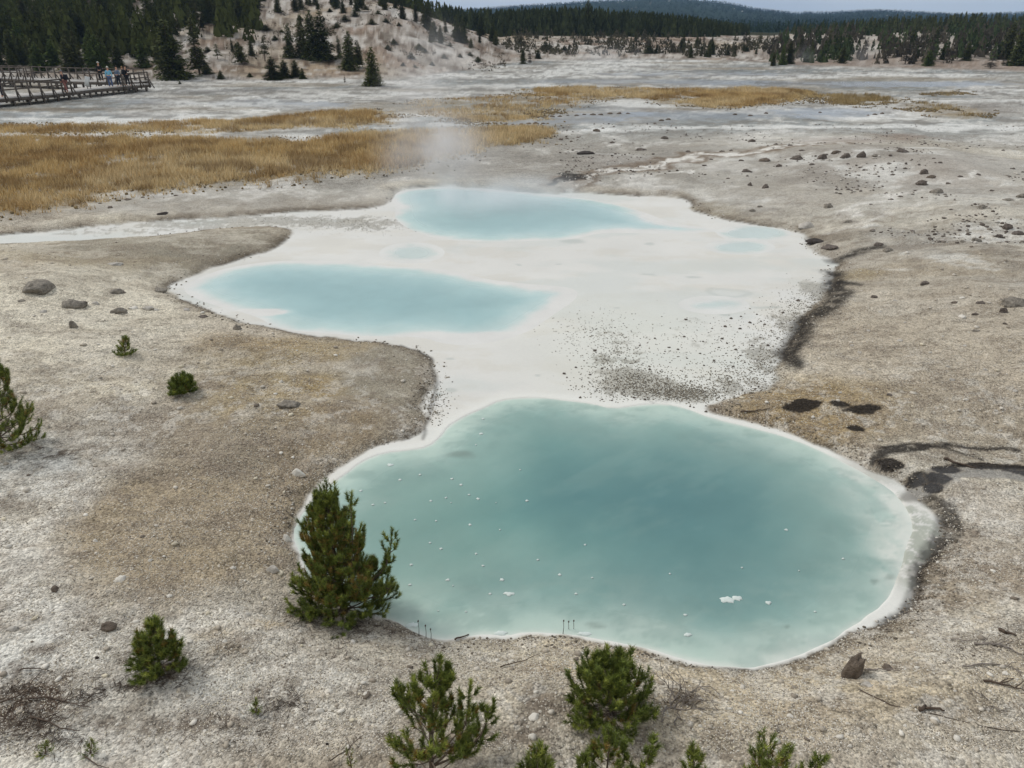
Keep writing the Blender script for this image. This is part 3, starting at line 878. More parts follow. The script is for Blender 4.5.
def col_lower(x, y, sd):
    wfx = x + (fbm(x, y, 1.5, 111, 4) - 0.5) * 0.9; wfy = y + (fbm(x, y, 1.5, 112, 4) - 0.5) * 0.9
    d = -sd + (fbm(x, y, 0.9, 113, 5, 0.6) - 0.5) * 0.55
    streak = fbm(x * 0.5 + y * 0.5, (y - x) * 2.0, 1.0, 114, 4) - 0.5
    d = d + streak * 0.5
    c = np.zeros((len(x), 3)); c[:] = S(214, 216, 206)
    def mx(cc, w):
        nonlocal c
        w = np.clip(w, 0, 1)[:, None]; c = c * (1 - w) + np.asarray(cc)[None] * w
    mx(S(182, 200, 188), ss(-0.04, 0.10, -sd))
    mx(S(146, 176, 166), ss(0.08, 0.9, d) * 0.9)
    mx(S(118, 158, 150), ss(0.5, 2.2, d) * 0.9)
    mx(S(94, 138, 136), ss(1.4, 3.4, d) * 0.85)
    for (a, b, rx, ry, s, cc) in [(690, 500, 130, 70, 0.6, S(80, 120, 124)), (560, 440, 60, 45, 0.15, S(92, 130, 130)), (700, 590, 120, 40, 0.45, S(86, 128, 130)),
                                  (410, 520, 70, 60, 0.5, S(127, 156, 146)), (850, 530, 60, 60, 0.45, S(132, 160, 152)), (520, 595, 60, 30, 0.35, S(110, 146, 142))]:
        mx(cc, blob(wfx, wfy, a, b, rx, ry, 0.8) * s)
    # milky shelf along the right shore and the wisps near the rim
    sh = blob(wfx, wfy, 905, 545, 34, 60, 0.6) * 0.55 + blob(wfx, wfy, 780, 650, 80, 20, 0.6) * 0.45 + blob(wfx, wfy, 640, 640, 60, 12, 0.7) * 0.5 + blob(wfx, wfy, 870, 490, 40, 20, 0.7) * 0.4
    mx(S(178, 194, 184), sh * (0.75 + 0.7 * ss(0.42, 0.6, fbm(x, y, 0.7, 118, 4))))
    ws = ss(0.50, 0.72, fbm(x * 0.8 + y * 0.6, (y * 0.8 - x * 0.6) * 2.6, 1.3, 117, 5, 0.6)) * ss(0.1, 0.8, -sd)
    mx(S(140, 168, 160), ws * 0.16)
    ws = ss(0.50, 0.35, fbm(x * 0.7 - y * 0.7, (y * 0.7 + x * 0.7) * 1.8, 1.0, 119, 5, 0.6)) * ss(0.3, 0.0, -sd - 0.9)
    mx(S(112, 142, 136), ws * 0.22 * ss(0.1, 0.4, -sd))
    w = blob(x, y, 900, 545, 34, 74, 0.6) * ss(0.9, 0.0, -sd) * ss(0.46, 0.62, fbm(x * 1.2, y * 0.8, 0.4, 120, 5, 0.7))
    mx(S(208, 210, 200), w * 0.8)
    w = (blob(x, y, 905, 545, 60, 90, 0.5) + 0.6 * blob(x, y, 800, 655, 60, 20, 0.6)) * ss(0.42, 0.0, -sd - (fbm(x, y, 0.35, 123, 5, 0.7) - 0.5) * 0.6)
    mx(S(213, 214, 205), w * 0.9)
    w = ss(0.55, 0.72, fbm(x, y, 0.45, 116, 4)) * ss(1.1, 0.2, -sd)
    mx(S(150, 170, 162), w * 0.4)
    wisps = ss(0.5, 0.72, fbm(x * 0.9, y * 1.6, 0.6, 124, 6, 0.72)) * ss(1.8, 0.1, -sd)
    mx(S(158, 178, 168), wisps * 0.35)
    wisps = ss(0.5, 0.34, fbm(x * 0.9, y * 1.6, 0.5, 125, 6, 0.72)) * ss(1.4, 0.1, -sd) * ss(0.0, 0.2, -sd)
    mx(S(118, 146, 138), wisps * 0.35)
    for (a, b, rx, ry) in [(610, 635, 7, 3), (885, 585, 4, 2), (875, 588, 3, 1.5), (460, 455, 12, 4), (790, 632, 3, 1.5)]:
        mx(S(120, 135, 126), blob(wfx, wfy, a, b, rx, ry, 0.6) * 0.6)
    return c * (1 - 0.10 * ss(0.2, 1.0, -sd))[:, None], ss(0.0, 0.8, -sd)


def col_upper(x, y, sd):
    d = -sd + (fbm(x, y, 2.0, 121, 5, 0.6) - 0.5) * 0.9
    d = d - 0.30 * blob(x, y, 565, 300, 50, 26, 0.8) - 0.2 * blob(x, y, 670, 226, 60, 10, 0.8) - 1.5 * blob(x, y, 262, 312, 24, 3, 0.5) - 0.6 * blob(x, y, 470, 340, 50, 8, 0.6)
    d = d + 0.25 * (fbm(x, y, 0.5, 122, 4, 0.7) - 0.5)
    c = np.zeros((len(x), 3)); c[:] = S(213, 211, 205)
    def mx(cc, w):
        nonlocal c
        w = np.clip(w, 0, 1)[:, None]; c = c * (1 - w) + np.asarray(cc)[None] * w
    mx(S(186, 204, 199), ss(-0.05, 0.4, d))
    mx(S(158, 188, 186), ss(0.1, 1.1, d) * 0.95)
    mx(S(138, 171, 171), ss(0.6, 2.0, d) * 0.85)
    return c, ss(0.0, 0.8, -sd)


def col_oval(x, y, sd):
    c = np.zeros((len(x), 3)); c[:] = S(212, 211, 205)
    w = ss(-0.15, 0.35, -sd + (fbm(x, y, 0.8, 131, 4, 0.7) - 0.5) * 0.7)[:, None] * 0.8
    c = c * (1 - w) + S(184, 199, 192) * w
    return c, ss(0, 0.3, -sd)


WATER = water_material()
build_ground()
water_sheet("pool_water", POOL, "large milky teal hot spring pool nearest the camera with scalloped rim", (0.05, 0.05), col_lower)
water_sheet("pool_water", POOL_L, "pale blue hot spring pool left on the white sinter flat", (0.07, 0.1), col_upper)
water_sheet("pool_water", POOL_U, "steaming pale blue hot spring pool at the far edge of the white flat", (0.08, 0.14), col_upper)
for iz, (P, lb) in enumerate(zip(OVALS, ["thin oval film of water on the white flat near its right shore", "faint oval puddle below the film at the right shore",
                         "small oval puddle in the middle of the white flat",                          "cloudy greenish puddle between the two blue pools"])):
    water_sheet("puddle_water", P, lb, (0.06, 0.08), col_oval, 0.002 + 0.002 * iz)

# ------------------------------------------------------------------ gravel and stones
def ico(sub=1):
    import bmesh
    bm = bmesh.new(); bmesh.ops.create_icosphere(bm, subdivisions=sub, radius=1.0)
    V = np.array([v.co[:] for v in bm.verts]); T = np.array([[v.index for v in f.verts] for f in bm.faces])
    bm.free(); return V, T


I1V, I1T = ico(1)
GRAVEL_MAT = simple_mat("gravel_stone", (1, 1, 1), 0.9, 0.15, 30, use_attr=True)


def clutter(name, X, Y, R, C, flat=0.55, sink=0.25):
    """many small angular pebbles as one mesh"""
    n = len(X)
    Z = terrain(X, Y)
    V = I1V[None] * (1 + RNG.uniform(-0.28, 0.28, (n, len(I1V), 1)))
    sc = np.stack([R * RNG.uniform(0.8, 1.4, n), R * RNG.uniform(0.7, 1.1, n), R * flat * RNG.uniform(0.7, 1.2, n)], 1)
    V = V * sc[:, None, :]
    a = RNG.uniform(0, 6.28, n); c, s = np.cos(a)[:, None], np.sin(a)[:, None]
    vx = V[:, :, 0] * c - V[:, :, 1] * s; vy = V[:, :, 0] * s + V[:, :, 1] * c
    V = np.stack([vx + X[:, None], vy + Y[:, None], V[:, :, 2] + (Z + R * flat * (1 - 2 * sink))[:, None]], -1)
    T = I1T[None] + (np.arange(n) * len(I1V))[:, None, None]
    cols_ = np.repeat(C, len(I1V), 0)
    return obj(name, mesh_np(name, V.reshape(-1, 3), T.reshape(-1, 3), GRAVEL_MAT, False, cols_))


def sample_px(n, x0, x1, y0, y1, powr=1.0):
    """random ground points over the wedge of land between two picture rows"""
    px = RNG.uniform(x0, x1, n); py = RNG.uniform(y0, y1, n)
    dx = (px - 512) / F; dy = (384 - py) / F
    t = H / (SP - dy * CP)
    return dx * t, (CP + dy * SP) * t


X, Y = sample_px(46000, -60, 1084, 250, 790)
X2, Y2 = sample_px(90000, -60, 1084, 430, 790)
X = np.concatenate([X, X2]); Y = np.concatenate([Y, Y2]); fine_ = np.arange(len(X)) >= 46000
dens = fbm(X, Y, 0.8, 201, 4)
keep = (BASIN.sd(X, Y, 3.0) > 0.06) & (RNG.uniform(0, 1, len(X)) < ss(0.30, 0.60, dens) * 0.9 + 0.1)
for _b in BLACKS: keep &= blob(X, Y, _b[0], _b[1], _b[2] * 1.3, _b[3] * 1.3, 0.1) < 0.5
for _l in BLACK_LINES[:5] + [CHANNEL]: keep &= _l.sd(X, Y) > 0.05
X, Y, fine_ = X[keep], Y[keep], fine_[keep]
R = 0.006 + 0.010 * RNG.power(0.5, len(X)) * RNG.uniform(0, 1, len(X)) ** 2 + np.where(RNG.uniform(0, 1, len(X)) > 0.985, RNG.uniform(0.01, 0.03, len(X)), 0)
R = R * (0.8 + 0.05 * Y)
R = np.where(fine_, RNG.uniform(0.004, 0.009, len(X)), R)
pal = np.array([S(214, 208, 196), S(196, 188, 174), S(176, 166, 150), S(150, 140, 126), S(120, 110, 98), S(205, 195, 172)])
C = pal[RNG.choice(6, len(X), p=[0.24, 0.22, 0.2, 0.14, 0.08, 0.12])] * RNG.uniform(0.9, 1.1, (len(X), 1))
tag(clutter("gravel", X, Y, R, np.clip(C, 0, .8)), "loose pale and grey gravel strewn over the banks", "gravel", kind="stuff")

# grit on the white flat (dark specks)
gx, gy, gr = [], [], []
for (a, b, rx, ry, n) in [(640, 385, 55, 17, 900), (690, 394, 40, 9, 600), (735, 380, 46, 18, 420), (770, 360, 30, 28, 400), (600, 335, 50, 22, 260), (720, 345, 70, 34, 260),
                          (790, 325, 36, 26, 320), (812, 305, 30, 20, 350), (432, 402, 18, 24, 240), (360, 226, 60, 9, 260), (290, 222, 90, 7, 260), (620, 360, 36, 20, 260), (890, 250, 80, 12, 0)]:
    n = int(n * 1.7)
    if not n: continue
    u = RNG.normal(0, 0.5, n); v = RNG.normal(0, 0.5, n)
    for i in range(n):
        p = at0(a + u[i] * rx, b + v[i] * ry); gx.append(p[0]); gy.append(p[1]); gr.append(RNG.uniform(0.006, 0.017))
gx, gy, gr = map(np.array, (gx, gy, gr))
k = (POOL.sd(gx, gy) > 0.15) & (POOL_L.sd(gx, gy) > 0.1) & (BASIN.sd(gx, gy) < 0.4)
gx, gy, gr = gx[k], gy[k], gr[k]
C = np.array([S(92, 86, 76), S(120, 112, 98), S(140, 132, 116)])[RNG.choice(3, len(gx))]
tag(clutter("gravel", gx, gy, gr, C, 0.5), "fine dark grit scattered over the white sinter flat", "gravel", kind="stuff")
gx, gy = [], []
for P, hh, dd in GRASS:
    X, Y = RNG.uniform(P.lo[0] - 2, P.hi[0] + 2, 9000), RNG.uniform(P.lo[1] - 2, P.hi[1] + 2, 9000)
    q = P.sd(X, Y, 4.0) + (fbm(X, Y, 2.5, 71, 4, 0.6) - 0.5) * 3.4
    k = (np.abs(q) < 1.2) & (fbm(X, Y, 3.0, 209, 4, 0.6) > 0.52)
    gx.append(X[k][:700]); gy.append(Y[k][:700])
X, Y = np.concatenate(gx), np.concatenate(gy)
C = np.array([S(122, 106, 76), S(140, 120, 84), S(96, 86, 68)])[RNG.choice(3, len(X))]
tag(clutter("tussock_litter", X, Y, RNG.uniform(0.02, 0.065, len(X)), C, 0.9), "dark stubby tussocks fraying out from the grass bands", "tussocks", kind="stuff")
# small cinders over the middle distance on the right
X, Y = sample_px(5200, 560, 1080, 128, 262)
k = (BASIN.sd(X, Y, 3.0) > 0.3) & (fbm(X, Y, 4, 205, 4) > 0.50)
X, Y = X[k], Y[k]
C = np.array([S(110, 102, 94), S(140, 132, 122), S(190, 184, 174), S(95, 86, 78)])[RNG.choice(4, len(X))]
tag(clutter("gravel", X, Y, RNG.uniform(0.02, 0.07, len(X)) * RNG.uniform(0.5, 1.2, len(X)), C, 0.6), "scattered grey cinders over the flats beyond the right shore", "gravel", kind="stuff")


X, Y = sample_px(60000, 140, 960, 190, 670)
sdp = BASIN.sd(X, Y, 3.0); k = (sdp > -0.28) & (sdp < 0.45) & (POOL.sd(X, Y, 2.0) > 0.05) & (fbm(X, Y, 1.2, 207, 3) > 0.42)
k &= RNG.uniform(0, 1, len(X)) < ss(0.5, 0.0, np.abs(sdp - 0.05)) * 0.45
k &= ~((POOL.sd(X, Y, 2.0) < 1.2) & (sdp < -0.02))
X, Y = X[k], Y[k]
C = np.array([S(96, 88, 76), S(126, 116, 102), S(160, 150, 134), S(198, 192, 180)])[RNG.choice(4, len(X), p=[.35, .3, .2, .15])]
tag(clutter("gravel", X, Y, RNG.uniform(0.006, 0.020, len(X)) * (0.7 + 0.04 * Y), C, 0.55), "dark and pale gravel lining the shores of the white flat", "gravel", kind="stuff")

ROCK_MATS = {
    'grey': simple_mat("grey_rock", S(134, 127, 116), 0.92, 0.5, 14, bump=1.0),
    'dark': simple_mat("dark_rock", S(104, 95, 87), 0.92, 0.5, 14, bump=1.0),
    'brown': simple_mat("brown_rock", S(108, 97, 86), 0.95, 0.4, 14, bump=0.9),
    'white': simple_mat("white_rock", S(212, 206, 194), 0.9, 0.16, 9, bump=0.5),
    'pale': simple_mat("pale_rock", S(178, 172, 162), 0.9, 0.22, 9, bump=0.5),
    'black': simple_mat("black_rock", S(60, 54, 50), 0.9, 0.35, 12, bump=0.6),
}
I3V, I3T = ico(3)


def rock(px, py, rx, ry, kind, label, group=None, peaked=0.0, name="rock", seed=None, lumps=None):
    """a stone whose foot stands at the pixel row py+ry"""
    p = at(px, py + ry * 0.6)
    m = depth(p) / F
    w = rx * m * 0.95; h = ry * 2 * m * (0.85 if ry > 10 else 0.74)
    seed = seed if seed is not None else int(px * 7 + py * 13)
    V = I3V.copy()
    off = Vector((seed * 1.37 % 97, seed * 0.71 % 53, seed % 31))
    out = []
    for v in V:
        q = Vector(v)
        d = 1 + 0.45 * mnoise.noise(q * 1.1 + off) + 0.34 * mnoise.noise(q * 2.3 + off) + 0.22 * mnoise.noise(q * 4.6 + off) + 0.12 * mnoise.noise(q * 9 + off)
        c_ = mnoise.cell(q * 1.6 + off)
        d *= 0.93 + 0.13 * c_
        out.append(np.array(v) * d)
    V = np.array(out)
    rs = np.random.default_rng(seed)
    for _ in range(8):       # fracture faces
        nrm = rs.normal(0, 1, 3); nrm[2] = abs(nrm[2]) * 0.9; nrm /= np.linalg.norm(nrm)
        dd = V @ nrm; lim = rs.uniform(0.55, 0.86)
        V = V - np.maximum(dd - lim, 0)[:, None] * nrm * 0.85
    V[:, 2] = np.where(V[:, 2] < -0.35, -0.35, V[:, 2])
    V = V * np.array([w, w * RNG.uniform(0.6, 0.9), h / 1.35])
    if peaked:
        V[:, 0] *= 1 - peaked * np.clip(V[:, 2] / h, 0, 1); V[:, 0] += peaked * 0.5 * w * np.clip(V[:, 2] / h, 0, 1)
    o = obj(name, mesh_np(name, V, I3T, ROCK_MATS[kind], False), None, p + np.array([0, 0, 0.08 * h / 1.35]))
    tag(o, label, "rock", group)
    return o


# --- rocks one can name
for r in [
    (38, 283, 21, 8, 'grey', "largest dark grey boulder, half sunk in pale gravel near the left edge"),
    (72, 302, 15, 6.5, 'grey', "flat grey boulder just right of and below the largest left boulder"),
    (117, 290, 8.5, 4.5, 'grey', "rounded grey rock above the row of small stones on the left bank"),
    (120, 309, 9, 4.5, 'grey', "grey block at the left end of the row of small stones"),
    (74, 323, 5, 6.5, 'grey', "upright narrow grey stone on the pale left bank"),
    (148, 307, 7, 3.5, 'pale', "pale grey stone at the right end of the row on the left bank"),
    (134, 307, 5, 2.4, 'white', "flat whitish stone in the middle of the row on the left bank"),
    (156, 309, 3, 2.2, 'white', "bright white chip at the right end of the stone row"),
    (95, 302, 5, 3, 'pale', "pale stone leaning against the flat grey boulder"),
    (115, 263, 8, 2.8, 'pale', "low pale slab on the grey gravel below the white stream"),
    (43, 311, 5, 2.5, 'pale', "low grey stone below the flat boulder on the left"),
    (22, 300, 4, 2, 'grey', "small grey stone under the largest left boulder"),
    (237, 327, 5, 4, 'grey', "grey stone on the dark shore of the left blue pool"),
    (203, 316, 6, 2, 'dark', "thin dark slab beside the left blue pool"),
    (186, 309, 4, 2.2, 'pale', "pale stone at the tip of the left blue pool"),
    (160, 289, 7, 3.5, 'grey', "grey crusty ledge at the left tip of the white basin"),
    (162, 213, 7, 1.6, 'black', "flat black rock alone on the grey shore below the grass"),
    (290, 402, 12.5, 4.2, 'grey', "long flat grey rock alone on the gravel lobe"),
    (298, 471, 7.5, 6, 'white', "rounded white boulder on the gravel near the pool's left shore"),
    (281, 381, 2.6, 2, 'white', "small white stone on the lobe above the flat grey rock"),
    (286, 536, 5, 5.5, 'white', "upright white rock at the pool's left edge beside the big pine"),
    (273, 567, 9, 6, 'pale', "pale bluish grey rock left of the big pine"),
    (121, 577, 7, 4, 'white', "squat white rock on the crust above the small round pine"),
    (108, 624, 10, 7.5, 'brown', "round brown-grey rock left of the small round pine"),
    (13, 627, 6.5, 4, 'pale', "pale rock at the left edge on white crust"),
    (320, 709, 6, 3.5, 'white', "flat white rock near the dark litter below the big pine"),
    (55, 588, 4.5, 4, 'brown', "small brown stone on the white crust at left"),
    (233, 567, 3.2, 2.2, 'white', "small white stone between the squat white rock and the bluish rock"),
    (169, 595, 4, 2, 'white', "flat white chip above the small round pine"),
    (247, 613, 4, 3.2, 'white', "white stone on the gravel midway between the two left pines"),
    (71, 678, 3, 2.4, 'white', "white stone lying in brown litter left of the small round pine"),
    (97, 657, 2.4, 2.2, 'black', "tiny black stone on the white crust"),
    (327, 743, 2.4, 2.4, 'black', "black pebble near the bottom edge left of the tall sapling"),
    (400, 709, 5, 5.2, 'white', "white wedge-shaped stone left of the tall open sapling"),
    (430, 697, 4.2, 3.4, 'white', "white stone just behind the tall open sapling's stem"),
    (532, 735, 5, 4.2, 'white', "white block above the small pine tip at the bottom edge"),
    (534, 716, 8, 2.8, 'white', "flat cream slab on the bank left of the bushy pine"),
    (536, 691, 3, 2, 'white', "small cream stone upslope of the cream slab"),
    (866, 683, 6.5, 3, 'pale', "low pale stone just below the brown upright rock"),
    (837, 629, 4.5, 1.8, 'black', "black stone at the waterline above the brown upright rock"),
    (888, 667, 7, 2.6, 'brown', "low brown clod right of the brown upright rock"),
    (917, 667, 3, 2, 'white', "white pebble on the right bank near the grey twigs"),
    (988, 709, 3, 2, 'pale', "small pale stone at the bottom right near the fallen wood"),
    (752, 140, 4, 2.6, 'dark', "small dark rock standing alone on the grey silt beyond the pools"),
    (797, 157, 7.5, 3.6, 'dark', "leftmost dark boulder of the row beyond the right shore"),
    (822, 156, 6.5, 4.2, 'dark', "second dark boulder from the left of the row beyond the right shore"),
    (836, 151, 5.5, 3.2, 'brown', "brown boulder set back in the row beyond the right shore"),
    (846, 155, 6.3, 4.0, 'dark', "squat dark boulder in the middle of the row beyond the right shore"),
    (862, 154, 5.8, 5.2, 'dark', "tallest round dark boulder at the right end of the row"),
    (875, 155, 3.5, 2.8, 'grey', "small grey rock touching the right end of the boulder row"),
    (902, 150, 8.5, 3.6, 'dark', "wide dark boulder standing apart right of the row"),
    (764, 159, 6, 3, 'brown', "brown mossy clump left of the boulder row"),
    (779, 165, 4, 2.4, 'dark', "dark stone below the left end of the boulder row"),
    (746, 170, 6.5, 2.4, 'dark', "low dark slab beyond the pools left of the boulder row"),
    (750, 184, 3.2, 2.4, 'dark', "left one of two small dark stones above the right shore"),
    (765, 186, 4.2, 3, 'dark', "right one of two small dark stones above the right shore"),
    (924, 171, 5.5, 4.5, 'dark', "upper pointed boulder of the pile on the right mound"),
    (931, 176, 4.5, 3, 'brown', "brown rock on the right side of the boulder pile"),
    (922, 182, 7.2, 4.2, 'dark', "lower wide boulder of the pile on the right mound"),
    (937, 190, 9, 4.8, 'grey', "grey boulder downslope of the pile on the right mound"),
    (828, 205, 5, 3.8, 'grey', "grey rounded rock alone on the beige slope above the right shore"),
    (1009, 199, 6.5, 3, 'grey', "flat grey rock near the right edge beside a larger one"),
    (1022, 195, 5, 4, 'grey', "grey boulder cut by the right edge"),
    (982, 206, 5, 3, 'grey', "rounded grey rock on the pale slope left of the edge rocks"),
    (1007, 225, 6, 4.5, 'dark', "pointed dark boulder near the right edge"),
    (999, 235, 5, 3.4, 'dark', "small round dark boulder below the pointed one"),
    (1017, 232, 7.5, 3.4, 'dark', "wide dark boulder at the right edge under the pointed one"),
    (976, 239, 6, 3.4, 'grey', "jagged grey rock left of the dark boulders at the right edge"),
    (963, 241, 3.2, 2, 'grey', "small grey stone left of the jagged grey rock"),
    (928, 235, 3.2, 2, 'dark', "small dark stone on the grey slope above the brown band"),
    (807, 224, 9, 4.2, 'pale', "pale overhanging ledge rock at the far right shore"),
    (848, 221, 5.5, 2, 'grey', "low grey rock right of the pale ledge"),
    (753, 210, 4, 2, 'grey', "low grey stone on the shore above the white flat"),
    (760, 206, 3, 1.7, 'grey', "tiny grey stone uphill of the low shore stone"),
    (878, 243, 5.2, 3.2, 'dark', "dark rock at the head of the black inlet"),
    (888, 249, 7, 3.2, 'grey', "cracked grey rock right of the black inlet"),
    (816, 240, 11, 3.0, 'black', "black crusty outcrop at the notch of the right shore"),
    (830, 246, 10, 3.0, 'dark', "dark lumpy outcrop beside the notch of the right shore"),
    (925, 282, 5.4, 3.0, 'dark', "rounded brown-grey rock alone on the tan right bank"),
    (962, 316, 4.4, 2.0, 'white', "flat white stone on the right bank"),
    (962, 297, 3.4, 1.6, 'white', "small white stone upslope on the right bank"),
    (981, 302, 5, 2.2, 'dark', "low dark rock left of the big right outcrop"),
    (975, 313, 3.4, 2.2, 'dark', "small dark rock below left of the big right outcrop"),
    (1013, 300, 14, 6.0, 'grey', "big grey outcrop at the right edge of the tan bank"),
    (1003, 309, 5, 4.5, 'dark', "dark undercut block at the left foot of the big right outcrop"),
    (976, 330, 4, 2.0, 'grey', "low grey stone on the right bank below the outcrop"),
    (1005, 323, 3.5, 1.8, 'dark', "dark flat stone below the big right outcrop"),
    (874, 296, 4.2, 1.8, 'dark', "dark flat stone right of the black shore band"),
    (954, 302, 3.8, 1.3, 'brown', "thin brown flake on the tan right bank"),
    (966, 399, 3.2, 1.8, 'white', "white chip on the gravel above the black trickle"),
    (890, 394, 3.4, 1.6, 'dark', "dark clod on the right bank above the tan lobe"),
    (952, 379, 3.5, 2, 'pale', "pale stone on the right bank above the black trickle"),
    (586, 152, 11, 2.8, 'black', "black ragged outcrop on the grey silt beyond the far pool"),
    (641, 149, 6, 1.8, 'dark', "low dark rock on the silt right of the black outcrop"),
    (665, 137, 5, 2.8, 'dark', "dark pointed rock at the edge of the water film"),
    (597, 130, 4.5, 2.6, 'brown', "brown clump beside the water film, left of a thin one"),
    (612, 142, 3, 1.6, 'dark', "tiny dark rock above the black outcrop"),
]:
    rock(*r)
o = rock(853, 662, 15, 20, 'brown', "large rough brown rock with a leaning peak on the near right bank", peaked=0.55, seed=41)
# unnamed small stones: told apart by nothing
for lab, grp, kind, lst in [
    ("small dark stone among the scatter on the white sinter flat", "dark stones on the white flat", 'dark',
     [(741, 316), (757, 314), (731, 318), (765, 324), (740, 328), (712, 328), (725, 326), (761, 321), (750, 322), (684, 336), (669, 347), (678, 349), (665, 351), (700, 353),
      (687, 358), (719, 347), (704, 365), (736, 349), (727, 343), (726, 353), (740, 355), (722, 338), (703, 341), (649, 366), (650, 369), (595, 350), (576, 367), (564, 373),
      (567, 377), (590, 374), (602, 368), (580, 397), (602, 399), (612, 400), (645, 399), (690, 406), (694, 407), (706, 411), (634, 397), (760, 337), (771, 330), (777, 338),
      (783, 312), (798, 300), (790, 305), (686, 319), (655, 338), (640, 345), (714, 360), (745, 362), (430, 412), (437, 405), (428, 418), (733, 366), (752, 345), (768, 345)]),
    ("small dark cinder among the scatter beyond the right shore", "dark cinders beyond the right shore", 'dark',
     [(688, 151), (722, 151), (711, 159), (731, 150), (776, 144), (790, 145), (802, 150), (705, 165), (728, 178), (741, 160), (812, 164), (860, 167), (893, 174), (905, 168),
      (915, 190), (900, 196), (948, 183), (960, 176), (940, 162), (978, 174), (992, 190), (889, 163), (871, 204), (951, 209), (934, 158), (925, 143), (967, 148), (1003, 150)]),
    ("small pale stone among the scatter on the tan right bank", "pale stones on the right bank", 'pale',
     [(852, 345), (870, 369), (900, 340), (930, 352), (985, 369), (948, 366), (996, 410), (1010, 350), (905, 322), (840, 392), (880, 311), (905, 419), (976, 442), (1000, 430),
      (868, 330), (944, 420), (1015, 390), (860, 352), (965, 345), (895, 300)]),
    ("small white stone among the scatter on the near bank", "white stones on the near bank", 'white',
     [(512, 660), (603, 672), (470, 660), (410, 655), (575, 668), (700, 725), (730, 708), (760, 735), (790, 715), (812, 738), (732, 690), (850, 745), (905, 725), (935, 760),
      (962, 735), (210, 600), (190, 640), (150, 560), (95, 540), (60, 610), (30, 560), (75, 500), (245, 580), (262, 615), (300, 630), (225, 640), (180, 700), (205, 730),
      (330, 690), (290, 668), (120, 740), (60, 655), (35, 680), (10, 590), (360, 650), (380, 690), (955, 690), (990, 690), (1005, 672)]),
    ("small dark tussock or clod at the frayed grass edge", "dark clods along the grass edge", 'brown',
     [(538, 117), (545, 117), (552, 116), (560, 116), (568, 115), (576, 115), (584, 114), (593, 114), (601, 114), (610, 113), (619, 113), (628, 113), (488, 125), (497, 125),
      (505, 124), (513, 124), (521, 124), (529, 123), (536, 123), (543, 123), (561, 139), (567, 138), (571, 141), (578, 137), (661, 120), (668, 119), (655, 123), (603, 128),
      (735, 114), (750, 115), (766, 113), (875, 114), (882, 113), (868, 115), (820, 112), (100, 203), (128, 199), (143, 197), (110, 207), (176, 195)]),
]:
    for (a, b) in lst:
        s = RNG.uniform(0.75, 1.35)
        rock(a, b, (1.6 if kind == 'dark' and b > 300 else 2.6) * s, 1.2 * s if kind != 'white' else 1.8 * s, kind, lab, grp, name="clod" if kind == 'brown' else "stone")

# ------------------------------------------------------------------ foam on the lower pool
FOAM = simple_mat("foam", S(205, 214, 208), 0.6, 0.08, 20)


def foam(px, py, rx, ry, label, group=None):
    p = at0(px, py); m = (p[1] * CP + H * SP) / F
    n = 14; a = np.linspace(0, 2 * math.pi, n, endpoint=False)
    r = RNG.uniform(0.6, 1.25, n)
    wx = rx * m; wy = abs(at0(px, py - ry)[1] - at0(px, py + ry)[1]) / 2
    ring = np.stack([np.cos(a) * r * wx, np.sin(a) * r * wy, np.full(n, 0.002)], 1)
    top = ring * [0.85, 0.85, 1]; top[:, 2] = 0.010
    V = np.concatenate([ring, top, [[0, 0, 0.014]]])
    T = []
    for i in range(n):
        j = (i + 1) % n
        T += [[i, j, n + j], [i, n + j, n + i], [n + i, n + j, 2 * n]]
    o = obj("foam_patch", mesh_np("foam_patch", V, T, FOAM, True), None, (p[0], p[1], 0))
    tag(o, label, "foam", group)


foam(727, 600, 7, 3.4, "largest white foam patch with ragged ends on the lower pool")
foam(737.5, 598.5, 5, 2.6, "foam lobe at the right end of the largest foam patch")
foam(768, 603, 3.4, 1.8, "small foam patch just right of the largest one")
foam(509, 594, 5, 2.0, "oval foam patch right of the big pine on the lower pool")
foam(502, 580, 2.4, 1.4, "small foam patch just above the oval one")
foam(448, 580, 2.4, 1.4, "foam fleck level with the oval patch, nearer the big pine")
foam(390, 465, 3.4, 1.3, "foam fleck near the upper left shore of the lower pool")
foam(688, 635, 4, 1.8, "foam patch near the bottom shore of the lower pool")
for (a, b) in [(483, 419), (481, 434), (476, 445), (452, 479), (461, 485), (446, 498), (469, 495), (478, 499), (431, 501), (451, 503), (496, 503), (527, 501), (373, 505), (385, 503), (361, 491),
               (430, 543), (441, 549), (411, 565), (476, 554), (483, 566), (490, 594), (453, 586), (410, 585), (438, 611), (592, 578), (576, 594), (670, 574), (742, 568), (799, 571), (843, 559),
               (786, 530), (815, 612), (685, 615), (624, 605), (415, 520), (436, 521), (470, 525), (466, 612), (538, 560), (560, 575), (585, 545), (400, 480), (420, 475), (500, 530), (520, 470)]:
    s = RNG.uniform(0.5, 1.3)
    foam(a, b, 1.5 * s, 0.8 * s, "tiny white fleck of foam floating on the lower pool", "foam flecks on the lower pool")
for (a, b, c, d) in [(502, 633, 7, 2.5), (584, 634, 7, 2.0), (412, 625, 6, 3)]:
    foam(a, b, c, d, "white crust of foam lapping the near shore of the lower pool", "foam crusts at the near shore")

# ------------------------------------------------------------------ grass
def grass_mat():
    m = simple_mat("dry_grass", (1, 1, 1), 0.8, 0.1, 3, use_attr=True)
    return m


GM = grass_mat()


